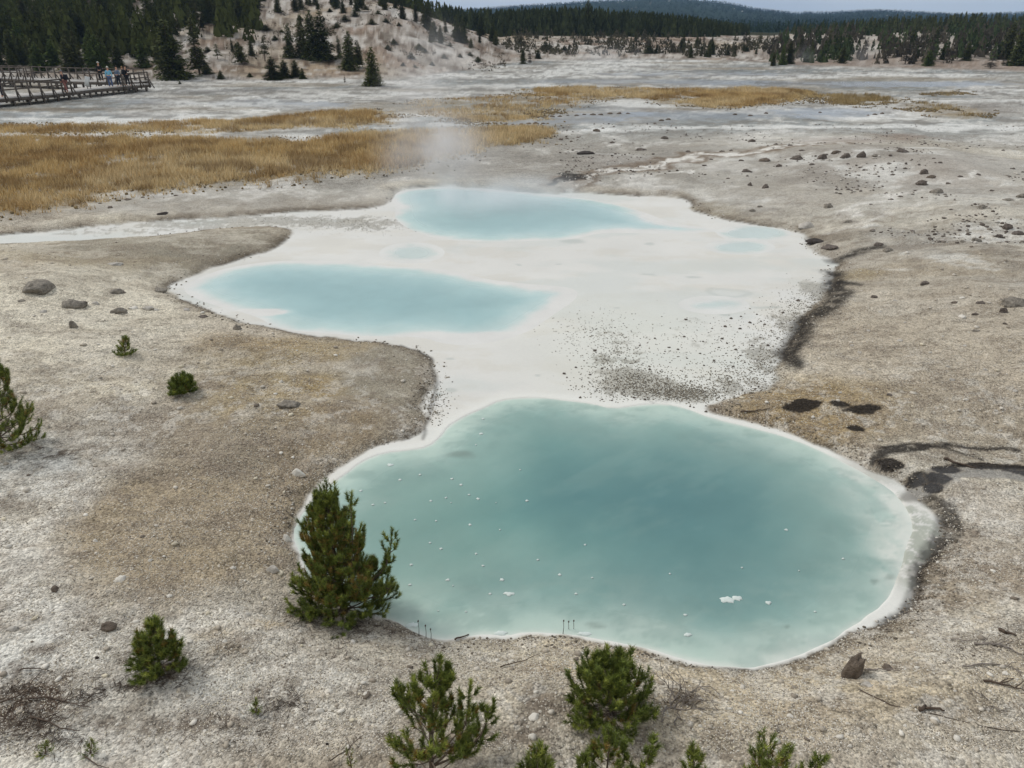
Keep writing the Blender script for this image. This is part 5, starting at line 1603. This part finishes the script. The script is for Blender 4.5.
# trees one can name (foot px, foot py, tip py, kind, label, width)
for (a, b, t, k, lb, w) in [
    (373, 86, 47, 'full2', "lone dark conifer on the flat at the foot of the pale hill", 0.95),
    (176, 79, 20, 'full1', "largest dark conifer just right of the boardwalk's end", 1.15),
    (200, 75, 18, 'slim2', "tall thin conifer behind a dark bush right of the boardwalk", 1.1),
    (145, 68, 40, 'green2', "bright green cone-shaped conifer behind the standing people", 1.0),
    (159, 64, 38, 'full3', "dark conifer between the bright green cone and the largest conifer", 0.9),
    (103, 70, 42, 'green1', "broad bright green conifer behind the boardwalk", 1.0),
    (218, 60, 43, 'open1', "small open tree with a crooked stem on the pink slope", 1.2),
    (242, 64, 42, 'round1', "round-headed small tree with a bare stem on the pink slope", 0.9),
    (252, 56, 40, 'full3', "small dark conifer uphill of the round-headed tree", 1.0),
    (233, 52, 38, 'slim1', "small slim conifer left of the round-headed tree", 1.0),
    (265, 60, 35, 'open1', "thin open conifer right of the round-headed tree", 1.1),
    (290, 58, 24, 'full1', "leftmost dark conifer of the clump on the pale hill", 0.82),
    (303, 58, 14, 'full3', "second tall conifer of the clump on the pale hill", 0.82),
    (314, 60, 10, 'full2', "tallest conifer in the middle of the clump on the pale hill", 0.82),
    (324, 60, 12, 'full1', "broad conifer right of the tallest one in the clump", 1.05),
    (340, 58, 36, 'slim1', "small slim conifer right of the big clump", 1.1),
    (349, 70, 31, 'full2', "dark conifer below the clump, left of a smaller one", 0.9),
    (358, 68, 40, 'slim2', "narrow conifer close behind the dark one below the clump", 1.2),
    (361, 64, 43, 'slim1', "smallest conifer at the right end of the group below the clump", 1.2),
    (274, 80, 57, 'full1', "left one of the short bushy conifers at the hill's foot", 1.6),
    (285, 78, 60, 'full2', "middle one of the short bushy conifers at the hill's foot", 1.6),
    (296, 77, 60, 'full3', "right one of the short bushy conifers at the hill's foot", 1.6),
    (303, 79, 68, 'full1', "lowest bushy conifer at the right end of the hill's foot group", 1.3),
    (403, 20, 0, 'full1', "dark conifer on the pale hill's skyline left of a slimmer pair", 0.9),
    (416, 22, 2, 'slim1', "slim conifer of the skyline pair on the pale hill", 1.2),
    (428, 30, 4, 'full2', "broad dark conifer at the right shoulder of the pale hill", 0.9),
    (424, 26, 3, 'slim2', "slim conifer just behind the broad one on the hill's shoulder", 1.0),
    (456, 38, 15, 'full1', "dark conifer on the hill's descending crest", 0.9),
    (463, 42, 17, 'slim1', "slim conifer right of another on the descending crest", 1.2),
    (471, 48, 38, 'full3', "short conifer at the toe of the descending crest", 1.2),
    (446, 34, 18, 'slim2', "thin conifer in the dip left of the crest conifers", 1.0),
    (508, 20, 4, 'slim1', "x", 1) if False else (587, 36, 0, 'full1', "tallest conifer breaking the skyline of the central wood", 0.8),
    (928, 66, 50, 'green1', "bright green bushy conifer on the right slope", 1.0),
    (905, 64, 36, 'dead1', "brown dead conifer left of the bright green bush on the right slope", 1.0),
    (930, 60, 32, 'dead2', "brown dead conifer above the bright green bush", 0.9),
    (1018, 66, 22, 'full2', "large dark conifer at the right edge", 1.0),
    (1006, 60, 22, 'full3', "dark conifer left of the large one at the right edge", 0.9),
    (789, 64, 41, 'full1', "dark conifer at the left end of the right slope's shore row", 0.9),
    (782, 65, 44, 'green2', "green conifer at the left end of the right slope's shore row", 0.7),
    (773, 66, 52, 'full3', "small conifer at the very left of the right slope's shore row", 1.0),
    (990, 68, 48, 'dead2', "wide brown dead tree near the right edge", 1.2),
    (706, 57, 50, 'full1', "small dark conifer standing on the shore below the central slope", 1.2),
    (538, 59, 49, 'full2', "dark conifer at the left shore of the central slope", 1.4),
    (523, 61, 49, 'olive1' if False else 'full3', "conifer left of another at the left shore of the central slope", 1.2),
]:
    tree(a, b, t, k, lb, None, w)
# bushes
for (a, b, t, k, lb) in [(207, 74, 60, 'bush1', "dark spreading bush at the foot of the tall thin conifer"),
                         (221, 79, 70, 'bush1', "low dark bush right of the spreading one"),
                         (150, 86, 72, 'dead2', "leafless brown bush at the end of the boardwalk"),
                         (345, 83, 75, 'dead1', "leafless grey shrub left of the lone conifer"),
                         (180, 84, 81, 'bush2', "tiny dark shrub on the pink ground below the largest conifer"),
                         (523, 64, 58, 'bush2', "low olive bush on the shore left of the central slope"),
                         (530, 64, 50, 'dead1', "bare grey shrub by the steam at the far shore")]:
    tree(a, b, t, k, lb, None, 0.8, name="bush", cat="bush")
for q in [(386, 22), (399, 26), (372, 24), (337, 28), (345, 20), (431, 38), (440, 40), (411, 58), (403, 66), (388, 50), (419, 49), (394, 44), (460, 57), (250, 77), (236, 47), (208, 52),
          (275, 40), (355, 16), (366, 10), (378, 14), (450, 46), (432, 66), (415, 68), (266, 30), (282, 34), (330, 12), (318, 26), (300, 20), (444, 58), (425, 52), (478, 62), (470, 56)]:
    tree(q[0], q[1], q[1] - RNG.uniform(3, 6), 'bush1' if RNG.uniform() < .6 else 'bush2', "small dark scrub bush on the bare pale hill", "scrub bushes on the pale hill", 1.3, name="bush", cat="bush")

rgt = np.random.default_rng(5)


def scatter(n, xr, yr, hpx, kinds, label, group, wsc=1.0, test=None):
    c = 0; tries = 0
    while c < n and tries < n * 30:
        tries += 1
        a = rgt.uniform(*xr); b = rgt.uniform(*yr)
        if test and not test(a, b): continue
        hp = rgt.uniform(*hpx)
        tree(a, b, b - hp, kinds[rgt.integers(len(kinds))], label, group, wsc * rgt.uniform(0.85, 1.15)); c += 1


# left hillside wood, seen rows
scatter(26, (-10, 118), (58, 72), (22, 34), ['full1', 'full2', 'full3', 'green2', 'slim2'], "dark conifer in the front rank of the left hillside wood", "front conifers of the left hillside wood")
scatter(62, (-20, 165), (22, 58), (24, 38), ['full1', 'full2', 'full3', 'slim1', 'slim2', 'green2'], "dark conifer standing deep in the left hillside wood", "inner conifers of the left hillside wood",
        test=lambda a, b: b < 58 - 0.12 * max(a - 90, 0) * 2)
scatter(30, (165, 260), (4, 42), (18, 28), ['full1', 'slim1', 'slim2', 'open1', 'full3'], "dark conifer in the thinning wood above the pink slope", "conifers above the pink slope", test=lambda a, b: b < 44 - (a - 165) * 0.30)
scatter(40, (255, 430), (-4, 14), (12, 22), ['full1', 'slim1', 'slim2', 'full3'], "small conifer along the top of the pale hill", "conifers along the pale hill's top", test=lambda a, b: b < 22 - (a - 255) * 0.05)
# central ridge wood
scatter(12, (430, 510), (34, 46), (12, 20), ['full1', 'slim1', 'full3'], "conifer in the saddle between pale hill and central wood", "conifers in the saddle")
scatter(34, (520, 765), (40, 56), (4, 9), ['full1', 'bush1', 'full3', 'dead1', 'slim1'], "small scattered conifer on the central pinkish slope", "small conifers on the central slope", 1.3)
scatter(16, (680, 735), (45, 58), (8, 13), ['full1', 'full2', 'full3'], "dark conifer in the clump at the right end of the central slope", "clump at the central slope's right end")
# right slope
scatter(34, (775, 1030), (48, 68), (11, 21), ['full1', 'dead1', 'dead2', 'full3', 'slim2', 'dead1', 'slim1'], "conifer on the right slope among dead brown ones", "conifers on the right slope", test=lambda a, b: b < 62 + (a - 775) * 0.03)
print("trees", NTREE)


# far rows of the woods: only their mass can be seen
def far_forest(name, label, spots, hr, wr, seed, mat, tri=26, hf=None):
    rg = np.random.default_rng(seed)
    n = len(spots); h = rg.uniform(*hr, n); w = h * rg.uniform(*wr, n)
    X, Y = spots[:, 0], spots[:, 1]; Z = terrain(X, Y)
    if hf is not None:
        k = hf(X / Y * 816 + 512); h = h * k; w = w * k
    lv = rg.uniform(0.0, 1.0, (n, tri)) ** 1.15
    a = rg.uniform(0, 6.283, (n, tri))
    r = w[:, None] * ((1 - lv) ** 0.85) * rg.uniform(0.3, 1.0, (n, tri))
    cx = X[:, None] + np.cos(a) * r; cy = Y[:, None] + np.sin(a) * r; cz = Z[:, None] + h[:, None] * lv
    s = h[:, None] * rg.uniform(0.10, 0.20, (n, tri)) * (1.1 - 0.7 * lv) * (0.75 if tri > 50 else 1.0)
    b = a + rg.uniform(-1, 1, (n, tri))
    p0 = np.stack([cx - np.sin(b) * s * .8, cy + np.cos(b) * s * .8, cz - s * .3], -1)
    p1 = np.stack([cx + np.sin(b) * s * .8, cy - np.cos(b) * s * .8, cz - s * .3], -1)
    p2 = np.stack([cx, cy, cz + s * 1.5], -1)
    V = np.stack([p0, p1, p2], 2).reshape(-1, 3)
    C = np.repeat(np.repeat(rg.uniform(0.65, 1.3, (n, 1)), tri, 1) * rg.uniform(0.8, 1.2, (n, tri)), 3, 1).reshape(-1, 1)
    C = C * mat[None]
    o = obj(name, mesh_np(name, V, np.arange(len(V)).reshape(-1, 3), FORM, False, np.clip(C, 0, 1)))
    return tag(o, label, "forest", kind="stuff")


FORM = simple_mat("forest_mass", (1, 1, 1), 1.0, 0.2, 0.5, use_attr=True)
FORM.node_tree.nodes['Principled BSDF'].inputs['Specular IOR Level'].default_value = 0.0
for m_ in CON_MATS.values(): m_.node_tree.nodes['Principled BSDF'].inputs['Specular IOR Level'].default_value = 0.05


def spots(n, pxr, yr, seed, test=None):
    rg = np.random.default_rng(seed)
    px = rg.uniform(*pxr, n); y = rg.uniform(*yr, n); x = (px - 512) / 816 * y
    if test is not None:
        k = test(px, y); x, y = x[k], y[k]
    return np.stack([x, y], 1)


hcen = lambda p: np.interp(p, [440, 480, 520, 590, 640, 690, 740, 800], [0.85, 1.05, 1.1, 1.1, 0.95, 0.8, 0.55, 0.5])
far_forest("forest", "dense dark wood along the central ridge", spots(1700, (440, 748), (190, 245), 1, lambda p, y: y > 190 + np.maximum(p - 700, 0) * 0.5 + np.maximum(505 - p, 0) * 0.4), (3.0, 5.4), (0.16, 0.25), 1, S(66, 72, 46), 40, hcen)
far_forest("forest", "dark wood filling the left hillside behind the front conifers", spots(1900, (-500, 260), (108, 240), 2, lambda p, y: (fbm((p - 512) / 816 * y, y, 9, 301, 3) + np.interp(p, [-500, 110, 170, 260], [0.5, 0.25, -0.02, -0.10]) + (y - 150) * 0.0018) > 0.50), (3.4, 6.0), (0.24, 0.34), 2, S(73, 77, 42), 70)
far_forest("forest", "wood along the top of the pale hill", spots(800, (150, 440), (150, 240), 3, lambda p, y: y > np.interp(p, [150, 250, 380, 440], [140, 158, 168, 168])), (2.6, 4.6), (0.22, 0.32), 3, S(66, 72, 42), 56)
far_forest("forest", "dark wood behind the right slope", spots(1300, (790, 1500), (186, 262), 4, lambda p, y: y > 186 + (p < 860) * 12), (1.8, 4.2), (0.2, 0.3), 4, S(74, 78, 52), 36, lambda p: np.interp(p, [790, 900, 1024, 1100], [0.6, 0.95, 1.15, 1.2]))
far_forest("forest", "thin scrub and dead trees over the right slope", spots(800, (770, 1400), (122, 190), 5, lambda p, y: fbm((p - 512) / 816 * y, y, 10, 303, 3) + (p - 900) * 0.0006 > 0.46), (1.4, 3.2), (0.3, 0.45), 5, S(88, 82, 70), 40)
far_forest("forest", "green shrubs and young conifers over the right slope", spots(650, (770, 1400), (126, 190), 9, lambda p, y: fbm((p - 512) / 816 * y, y, 10, 304, 3) + (p - 900) * 0.0006 > 0.46), (1.4, 3.2), (0.3, 0.45), 9, S(70, 80, 52), 40)
far_forest("forest", "low dark scrub dotting the central slope", spots(520, (505, 770), (146, 192), 6, lambda p, y: fbm((p - 512) / 816 * y, y, 8, 305, 3) > 0.47), (0.6, 1.9), (0.45, 0.7), 6, S(86, 82, 66), 30)
far_forest("forest", "fine dark scrub dotting the pale hill", spots(900, (225, 505), (106, 168), 10, lambda p, y: fbm((p - 512) / 816 * y, y, 7, 306, 3) > 0.46), (0.25, 0.8), (0.6, 1.0), 10, S(84, 76, 60), 16)
far_forest("forest", "middle-distance wooded ridge behind the far woods", spots(5200, (-500, 1800), (330, 620), 7), (3.4, 5.6), (0.24, 0.34), 7, S(52, 66, 50), 14)
far_forest("forest", "forest covering the distant mountain", spots(20000, (-300, 1400), (700, 2050), 8), (4.0, 6.5), (0.5, 0.8), 8, S(36, 50, 40), 9)

# ------------------------------------------------------------------ boardwalks
PLANK = simple_mat("weathered_planks", S(176, 172, 166), 0.85, 0.15, 3)
POST = simple_mat("weathered_timber", S(92, 84, 76), 0.9, 0.25, 6)
DK = 0.85


def wpt(px, py, z): g = at0(px, py, z); return np.array([g[0], g[1], z])


def boardwalk(pts, width, rails, label, name="boardwalk"):
    """pts: near deck edge; rails: list of (side, t0, t1) along the length"""
    P = np.array(pts); base = P[0].copy(); base[2] = 0
    seg = np.linalg.norm(np.diff(P, axis=0), axis=1); cum = np.concatenate([[0], np.cumsum(seg)]); Lt = cum[-1]
    def along(s):
        s = min(max(s, 0), Lt - 1e-6); i = int(np.searchsorted(cum, s, side='right') - 1); f = (s - cum[i]) / seg[i]
        d = unit(P[i + 1] - P[i]); nrm = np.array([-d[1], d[0], 0]); 
        if nrm[1] < 0: nrm = -nrm
        return P[i] * (1 - f) + P[i + 1] * f, d, nrm
    root = empty(name, base); tag(root, label, "boardwalk")
    deck = MB(); s = 0.0
    while s < Lt:
        p, d, nn = along(s + 0.1); a = math.atan2(d[1], d[0])
        deck.box(p + nn * width / 2 - base, (0.19, width, 0.05), a); s += 0.20
    obj("deck", deck.mesh("deck", PLANK), root)
    beam = MB()
    for i in range(len(P) - 1):
        d = P[i + 1] - P[i]; L = np.linalg.norm(d); a = math.atan2(d[1], d[0]); d = d / L; nn = np.array([-d[1], d[0], 0]); nn = nn if nn[1] > 0 else -nn
        for o_ in (0.04, width - 0.04):
            beam.box((P[i] + P[i + 1]) / 2 + nn * o_ - base - np.array([0, 0, 0.15]), (L, 0.08, 0.22), a)
    obj("beam", beam.mesh("beam", POST), root)
    s = 0.3
    while s < Lt:
        p, d, nn = along(s)
        for o_ in (0.06, width - 0.06):
            g = p + nn * o_; zt = float(terrain(g[0:1], g[1:2])[0])
            mb = MB(); hh = max(p[2] - 0.26 - zt + 0.1, 0.1)
            mb.box([0, 0, hh / 2], (0.14, 0.14, hh), math.atan2(d[1], d[0]))
            o = obj("leg", mb.mesh("leg", POST), root, g - base + np.array([0, 0, zt - 0.1 - p[2]])); 
        s += 1.3
    for (side, t0, t1) in rails:
        off = 0.02 if side == 0 else width - 0.02
        s = t0 * Lt; tops = []
        while s <= t1 * Lt + 0.01:
            p, d, nn = along(s); g = p + nn * off - base
            mb = MB(); mb.box([0, 0, 0.38], (0.10, 0.10, 1.44), math.atan2(d[1], d[0]))
            # the slanting brace outside the post
            sg = -1 if side == 0 else 1
            mb.tube([[nn[0] * sg * 0.55, nn[1] * sg * 0.55, -0.35], [0, 0, 0.55]], [0.05, 0.05], 4)
            obj("post", mb.mesh("post", POST), root, g)
            tops.append(g); s += 1.05
        for zz, th in ((1.08, 0.10), (0.62, 0.10)):
            if len(tops) < 2: continue
            rb = MB()
            for i in range(len(tops) - 1):
                c = (tops[i] + tops[i + 1]) / 2; d = tops[i + 1] - tops[i]
                rb.box(c + np.array([0, 0, zz]), (np.linalg.norm(d) + 0.02, 0.07, th), math.atan2(d[1], d[0]))
            obj("rail", rb.mesh("rail", POST), root)
    return root


near = [wpt(-300, 118, DK), wpt(-130, 110, DK), wpt(-60, 104.5, DK), wpt(0, 99, DK), wpt(55, 94, DK), wpt(93, 89.5, DK), wpt(151, 84, DK)]
boardwalk(near, 2.3, [(0, 0.0, 0.74), (0, 0.90, 1.0), (1, 0.88, 1.0)], "grey timber boardwalk with railings where people stand, nearer one")
back = [wpt(-300, 72.5, 1.0), wpt(-130, 75.5, 1.0), wpt(0, 78.5, 1.0), wpt(73, 81.5, 1.0), wpt(110, 82.2, 1.0), wpt(137, 82.3, 1.0)]
boardwalk(back, 2.0, [(1, 0.0, 1.0), (0, 0.45, 0.8)], "grey timber boardwalk with railings running behind, under the trees")
# sign panel
SIGNM = simple_mat("sign_face", S(205, 205, 200), 0.6, 0.06, 5)
g = wpt(89, 89, DK)
sg = empty("sign_panel", g); tag(sg, "pale slanted information panel on the boardwalk left of the standing people", "sign panel")
mb = MB(); mb.box([0, 0, 0.62], (0.42, 0.05, 0.85), 0.9, 0.25); obj("panel", mb.mesh("panel", SIGNM), sg)
for s in (-0.13, 0.13):
    mb = MB(); mb.box([s * 0.87, s * 0.48 + 0.05, 0.30], (0.06, 0.06, 0.56), 0.5); obj("post", mb.mesh("post", POST), sg)

# ------------------------------------------------------------------ people
def cloth(name, rgb): return simple_mat(name, rgb, 0.85, 0.08, 6)
SKIN = simple_mat("skin", S(196, 150, 124), 0.6, 0.04, 4)


def skin_mesh(name, verts, edges, radii, mat, parent=None, sub=1, root_i=0):
    me = bpy.data.meshes.new(name); me.from_pydata([tuple(v) for v in verts], edges, [])
    o = obj(name, me, parent)
    sk = o.modifiers.new("skin", 'SKIN'); sk.use_smooth_shade = True; sk.branch_smoothing = 0.4
    for i, r in enumerate(radii):
        me.skin_vertices[0].data[i].radius = r if isinstance(r, tuple) else (r, r)
        me.skin_vertices[0].data[i].use_root = i == root_i
    me.materials.append(mat)
    ss_ = o.modifiers.new("subsurf", 'SUBSURF'); ss_.levels = sub; ss_.render_levels = sub
    return o


def person(p, rz, label, top, legs, hair, hat=None, walk=0.12, arm='down', bag=None, bend=0.0, shorts=False, hgt=1.72):
    k = hgt / 1.72
    st = walk
    V = [(0, 0, .95), (0, 0, 1.12), (0, 0, 1.32), (0, 0, 1.44), (0, 0, 1.52), (0, 0.01, 1.60), (0, 0.01, 1.68)]      # 0..6 spine and head
    E = [(0, 1), (1, 2), (2, 3), (3, 4), (4, 5), (5, 6)]
    Rr = [(.15, .11), (.13, .10), (.16, .11), (.09, .07), (.055, .055), (.085, .10), (.075, .085)]
    for s in (-1, 1):
        b = len(V)
        V += [(s * .09, 0, .90), (s * .10, s * st * .5 + .02, .50), (s * .11, s * st, .09), (s * .11, s * st + .15, .04)]
        E += [(0, b), (b, b + 1), (b + 1, b + 2), (b + 2, b + 3)]
        Rr += [.095, .062, .042, .035]
        a = len(V)
        if arm == 'up': V += [(s * .19, 0, 1.40), (s * .25, .12, 1.20), (s * .10, .32, 1.36), (s * .07, .38, 1.40)]
        elif arm == 'hip': V += [(s * .19, 0, 1.40), (s * .36, -.02, 1.16), (s * .20, .08, 1.00), (s * .15, .10, .98)]
        else: V += [(s * .19, 0, 1.40), (s * .25, -.02, 1.13), (s * .26, .06 - s * .05, .88), (s * .26, .09 - s * .05, .78)]
        E += [(2, a), (a, a + 1), (a + 1, a + 2), (a + 2, a + 3)]
        Rr += [.062, .045, .033, .036]
    V = np.array(V)
    cb, sb = math.cos(bend), math.sin(bend)
    up = V[:, 2] > 0.96
    V2 = V.copy(); V2[up, 1] = V[up, 1] * cb + (V[up, 2] - .95) * sb; V2[up, 2] = .95 + (V[up, 2] - .95) * cb - V[up, 1] * sb
    V = V2 * k
    Rr = [tuple(np.array(r if isinstance(r, tuple) else (r, r)) * k) for r in Rr]
    body = skin_mesh("person", V, E, Rr, SKIN)
    body.location = p; body.rotation_euler = (0, 0, rz)
    tag(body, label, "person")
    def sub(name, ids, mat, grow, ups=None):
        mp = {i: j for j, i in enumerate(ids)}
        e = [(mp[a], mp[b]) for a, b in E if a in mp and b in mp]
        skin_mesh(name, [V[i] for i in ids], e, [tuple(np.array(Rr[i]) * grow + 0.012) for i in ids], mat, body)
    sub("jacket", [0, 1, 2, 3, 11, 12, 13, 19, 20, 21], cloth("jacket_cloth", top), 1.0)
    sub("trousers", [0, 7, 8, 9, 15, 16, 17] if not shorts else [0, 7, 8, 15, 16], cloth("trouser_cloth", legs), 1.14)
    mb = MB()
    hv = I1V.copy() * np.array([.098, .115, .12]) * k
    hv[:, 2] = np.maximum(hv[:, 2], -0.02 * k); c = V[6] * 0.45 + V[5] * 0.55 + np.array([0, -0.018, 0.055]) * k
    mb.add(hv + c, I1T)
    if hat is not None: mb.add(I1V * np.array([.19, .20, .012]) * k + c + np.array([0, 0.02, 0.01]) * k, I1T)
    obj("hat" if hat is not None else "hair", mb.mesh("hair", cloth("head_cover", hat if hat is not None else hair), True), body)
    if bag is not None:
        bb = MB(); bb.box(np.array([0, -0.22, 1.22]) * k, (.30 * k, .20 * k, .42 * k)); bb.box(np.array([0, -0.34, 1.14]) * k, (.22 * k, .06 * k, .22 * k))
        obj("backpack", bb.mesh("backpack", cloth("bag", bag)), body)
    return body


person(wpt(111.5, 87.5, DK + 0.03), 0.3, "standing person in a light blue jacket and jeans with a pale cap", S(120, 180, 205), S(80, 95, 125), S(90, 60, 40), hat=S(210, 205, 190), walk=0.06)
person(wpt(120, 86.6, DK + 0.03), 2.6, "standing person in grey-blue top and dark trousers right of the light blue jacket", S(105, 118, 135), S(40, 44, 52), S(60, 50, 45), walk=0.08, arm='hip')
person(wpt(128.5, 86, DK + 0.03), -0.6, "person in black top and dark trousers at the end of the standing group", S(28, 28, 32), S(46, 44, 46), S(40, 32, 28), walk=0.1, arm='up', bag=S(30, 30, 34))
person(wpt(125.3, 85.4, DK + 0.03), 0.9, "person in a pale beige top half hidden behind the black top", S(190, 180, 165), S(160, 150, 140), S(150, 120, 80), walk=0.04, hgt=1.6)
person(wpt(102, 81.5, 1.03), 0.1, "person dressed in black with pale hat on the boardwalk behind", S(30, 32, 32), S(30, 32, 34), S(60, 50, 40), hat=S(205, 200, 190), walk=0.05)
person(wpt(67, 92.6, DK + 0.03), 1.4, "person with a dark backpack, grey hat and reddish trousers behind the railing", S(60, 58, 64), S(140, 96, 88), S(60, 50, 40), hat=S(120, 122, 124), walk=0.2, bag=S(34, 34, 40), bend=0.15)
person(wpt(3, 97.0, DK + 0.03), 1.2, "person in a dark jacket at the left edge of the boardwalk", S(34, 32, 42), S(50, 48, 56), S(40, 34, 30), walk=0.2, arm='up')

# ------------------------------------------------------------------ steam and haze
def volume_mat(name, dens, seed_off, scale, colour=(0.99, 0.99, 1.0)):
    m = bpy.data.materials.new(name); m.use_nodes = True; nt = m.node_tree; L = nt.links
    for n in list(nt.nodes):
        if n.type == 'BSDF_PRINCIPLED': nt.nodes.remove(n)
    out = [n for n in nt.nodes if n.type == 'OUTPUT_MATERIAL'][0]
    pv = N(nt, "ShaderNodeVolumePrincipled"); pv.inputs["Color"].default_value = (*colour, 1); pv.inputs["Anisotropy"].default_value = 0.2
    tc = N(nt, "ShaderNodeTexCoord")
    ln = N(nt, "ShaderNodeVectorMath", operation='LENGTH'); L.new(tc.outputs["Object"], ln.inputs[0])
    fall = maprange(nt, ln.outputs["Value"], 1.0, 0.15, 0.0, 1.0)
    fall = math_n(nt, 'POWER', fall, 1.6)
    geo = N(nt, "ShaderNodeNewGeometry")
    mp = N(nt, "ShaderNodeMapping"); mp.inputs["Location"].default_value = (seed_off, 3.1, 0.7); mp.inputs["Scale"].default_value = (1, 1, 0.6)
    L.new(geo.outputs["Position"], mp.inputs[0])
    nz = N(nt, "ShaderNodeTexNoise", in_Scale=scale, in_Detail=4.0, in_Roughness=0.55, in_Distortion=0.6); L.new(mp.outputs[0], nz.inputs["Vector"])
    f = maprange(nt, nz.outputs["Fac"], 0.38, 0.68, 0.08, 1.0)
    d = math_n(nt, 'MULTIPLY', math_n(nt, 'MULTIPLY', f, fall), dens)
    L.new(d, pv.inputs["Density"]); L.new(pv.outputs[0], out.inputs["Volume"])
    return m


def steam(c, r, dens, seed, label, scale=0.5, tilt=0.0):
    V, T = ico(3)
    o = obj("steam", mesh_np("steam", V, T, volume_mat("steam", dens, seed, scale)), None, c)
    o.scale = r; o.rotation_euler = (0, tilt, 0)
    tag(o, label, "steam", kind="stuff")


c = at0(438, 188)
steam((c[0] + 0.1, c[1] + 0.2, 1.45), (3.3, 2.4, 1.9), 0.9, 2.0, "wisps of steam rising off the far blue pool", 0.55)
steam((c[0] - 0.2, c[1] + 0.8, 3.7), (2.6, 1.9, 3.4), 0.50, 5.0, "thin column of steam drifting up over the grass", 0.6)
c = at0(480, 205)
steam((c[0], c[1], 0.4), (5.5, 3.6, 0.9), 0.9, 7.0, "veil of steam lying on the far blue pool", 0.4)
c = at0(600, 64)
steam((c[0], c[1] - 4, 1.2), (9, 4, 2.0), 0.10, 9.0, "faint steam over the distant flats at the foot of the central slope", 0.2)
c = at0(800, 66)
steam((c[0], c[1] - 2, 1.3), (2.4, 2.0, 2.2), 0.14, 4.0, "thin puff of steam at the left foot of the right slope", 0.6)
c = at0(856, 67)
steam((c[0], c[1] - 2, 1.5), (2.4, 2.0, 2.6), 0.14, 11.0, "thin puff of steam among the trees of the right slope", 0.6)

hz = MB(); hz.box((0, 2900, 54.0), (9000, 6200, 122.0))
hm = bpy.data.materials.new("haze"); hm.use_nodes = True; nt = hm.node_tree
for n_ in list(nt.nodes):
    if n_.type == 'BSDF_PRINCIPLED': nt.nodes.remove(n_)
pv = N(nt, "ShaderNodeVolumePrincipled"); pv.inputs["Color"].default_value = (0.45, 0.68, 1.0, 1); pv.inputs["Density"].default_value = 0.00015
nt.links.new(pv.outputs[0], [n_ for n_ in nt.nodes if n_.type == 'OUTPUT_MATERIAL'][0].inputs["Volume"])
tag(obj("haze", hz.mesh("haze", hm)), "thin bluish air between the camera and the far mountain", "haze", kind="stuff")

# ------------------------------------------------------------------ light
SUN_EL, SUN_AZ = math.radians(48), math.radians(-62)     # azimuth from +Y, negative = left
w = bpy.data.worlds.new("World"); scene.world = w; w.use_nodes = True
nt = w.node_tree; bg = nt.nodes["Background"]; L = nt.links
sky = N(nt, "ShaderNodeTexSky", sky_type='NISHITA', sun_disc=False, sun_elevation=SUN_EL, sun_rotation=SUN_AZ, air_density=1.0, dust_density=2.0)
tc = N(nt, "ShaderNodeTexCoord")
mp = N(nt, "ShaderNodeMapping"); mp.inputs["Scale"].default_value = (1, 1, 2.2); L.new(tc.outputs["Generated"], mp.inputs[0])
nz = N(nt, "ShaderNodeTexNoise", in_Scale=2.6, in_Detail=6.0, in_Roughness=0.5); L.new(mp.outputs[0], nz.inputs["Vector"])
cl = maprange(nt, nz.outputs["Fac"], 0.32, 0.66, 0.0, 1.0)
cloud = mixc(nt, cl, (5.6, 6.1, 6.9), (8.9, 9.1, 9.2))
mixed = mixc(nt, 0.85, sky.outputs[0], cloud)
L.new(mixed, bg.inputs["Color"]); bg.inputs["Strength"].default_value = 0.08
sl = bpy.data.lights.new("sun", 'SUN'); sl.energy = 1.4; sl.angle = math.radians(14); sl.color = (1.0, 0.96, 0.90)
so = obj("sun", sl)
dv = Vector((math.sin(SUN_AZ) * math.cos(SUN_EL), math.cos(SUN_AZ) * math.cos(SUN_EL), math.sin(SUN_EL)))
so.rotation_euler = dv.to_track_quat('Z', 'Y').to_euler()

scene.view_settings.view_transform = 'Standard'
scene.view_settings.look = 'None'
scene.view_settings.gamma = 1
scene.view_settings.exposure = 0.27
scene.cycles.volume_bounces = 2
scene.cycles.max_bounces = 6
scene.cycles.volume_step_rate = 2.0
scene.cycles.volume_max_steps = 128
scene.cycles.use_denoising = True
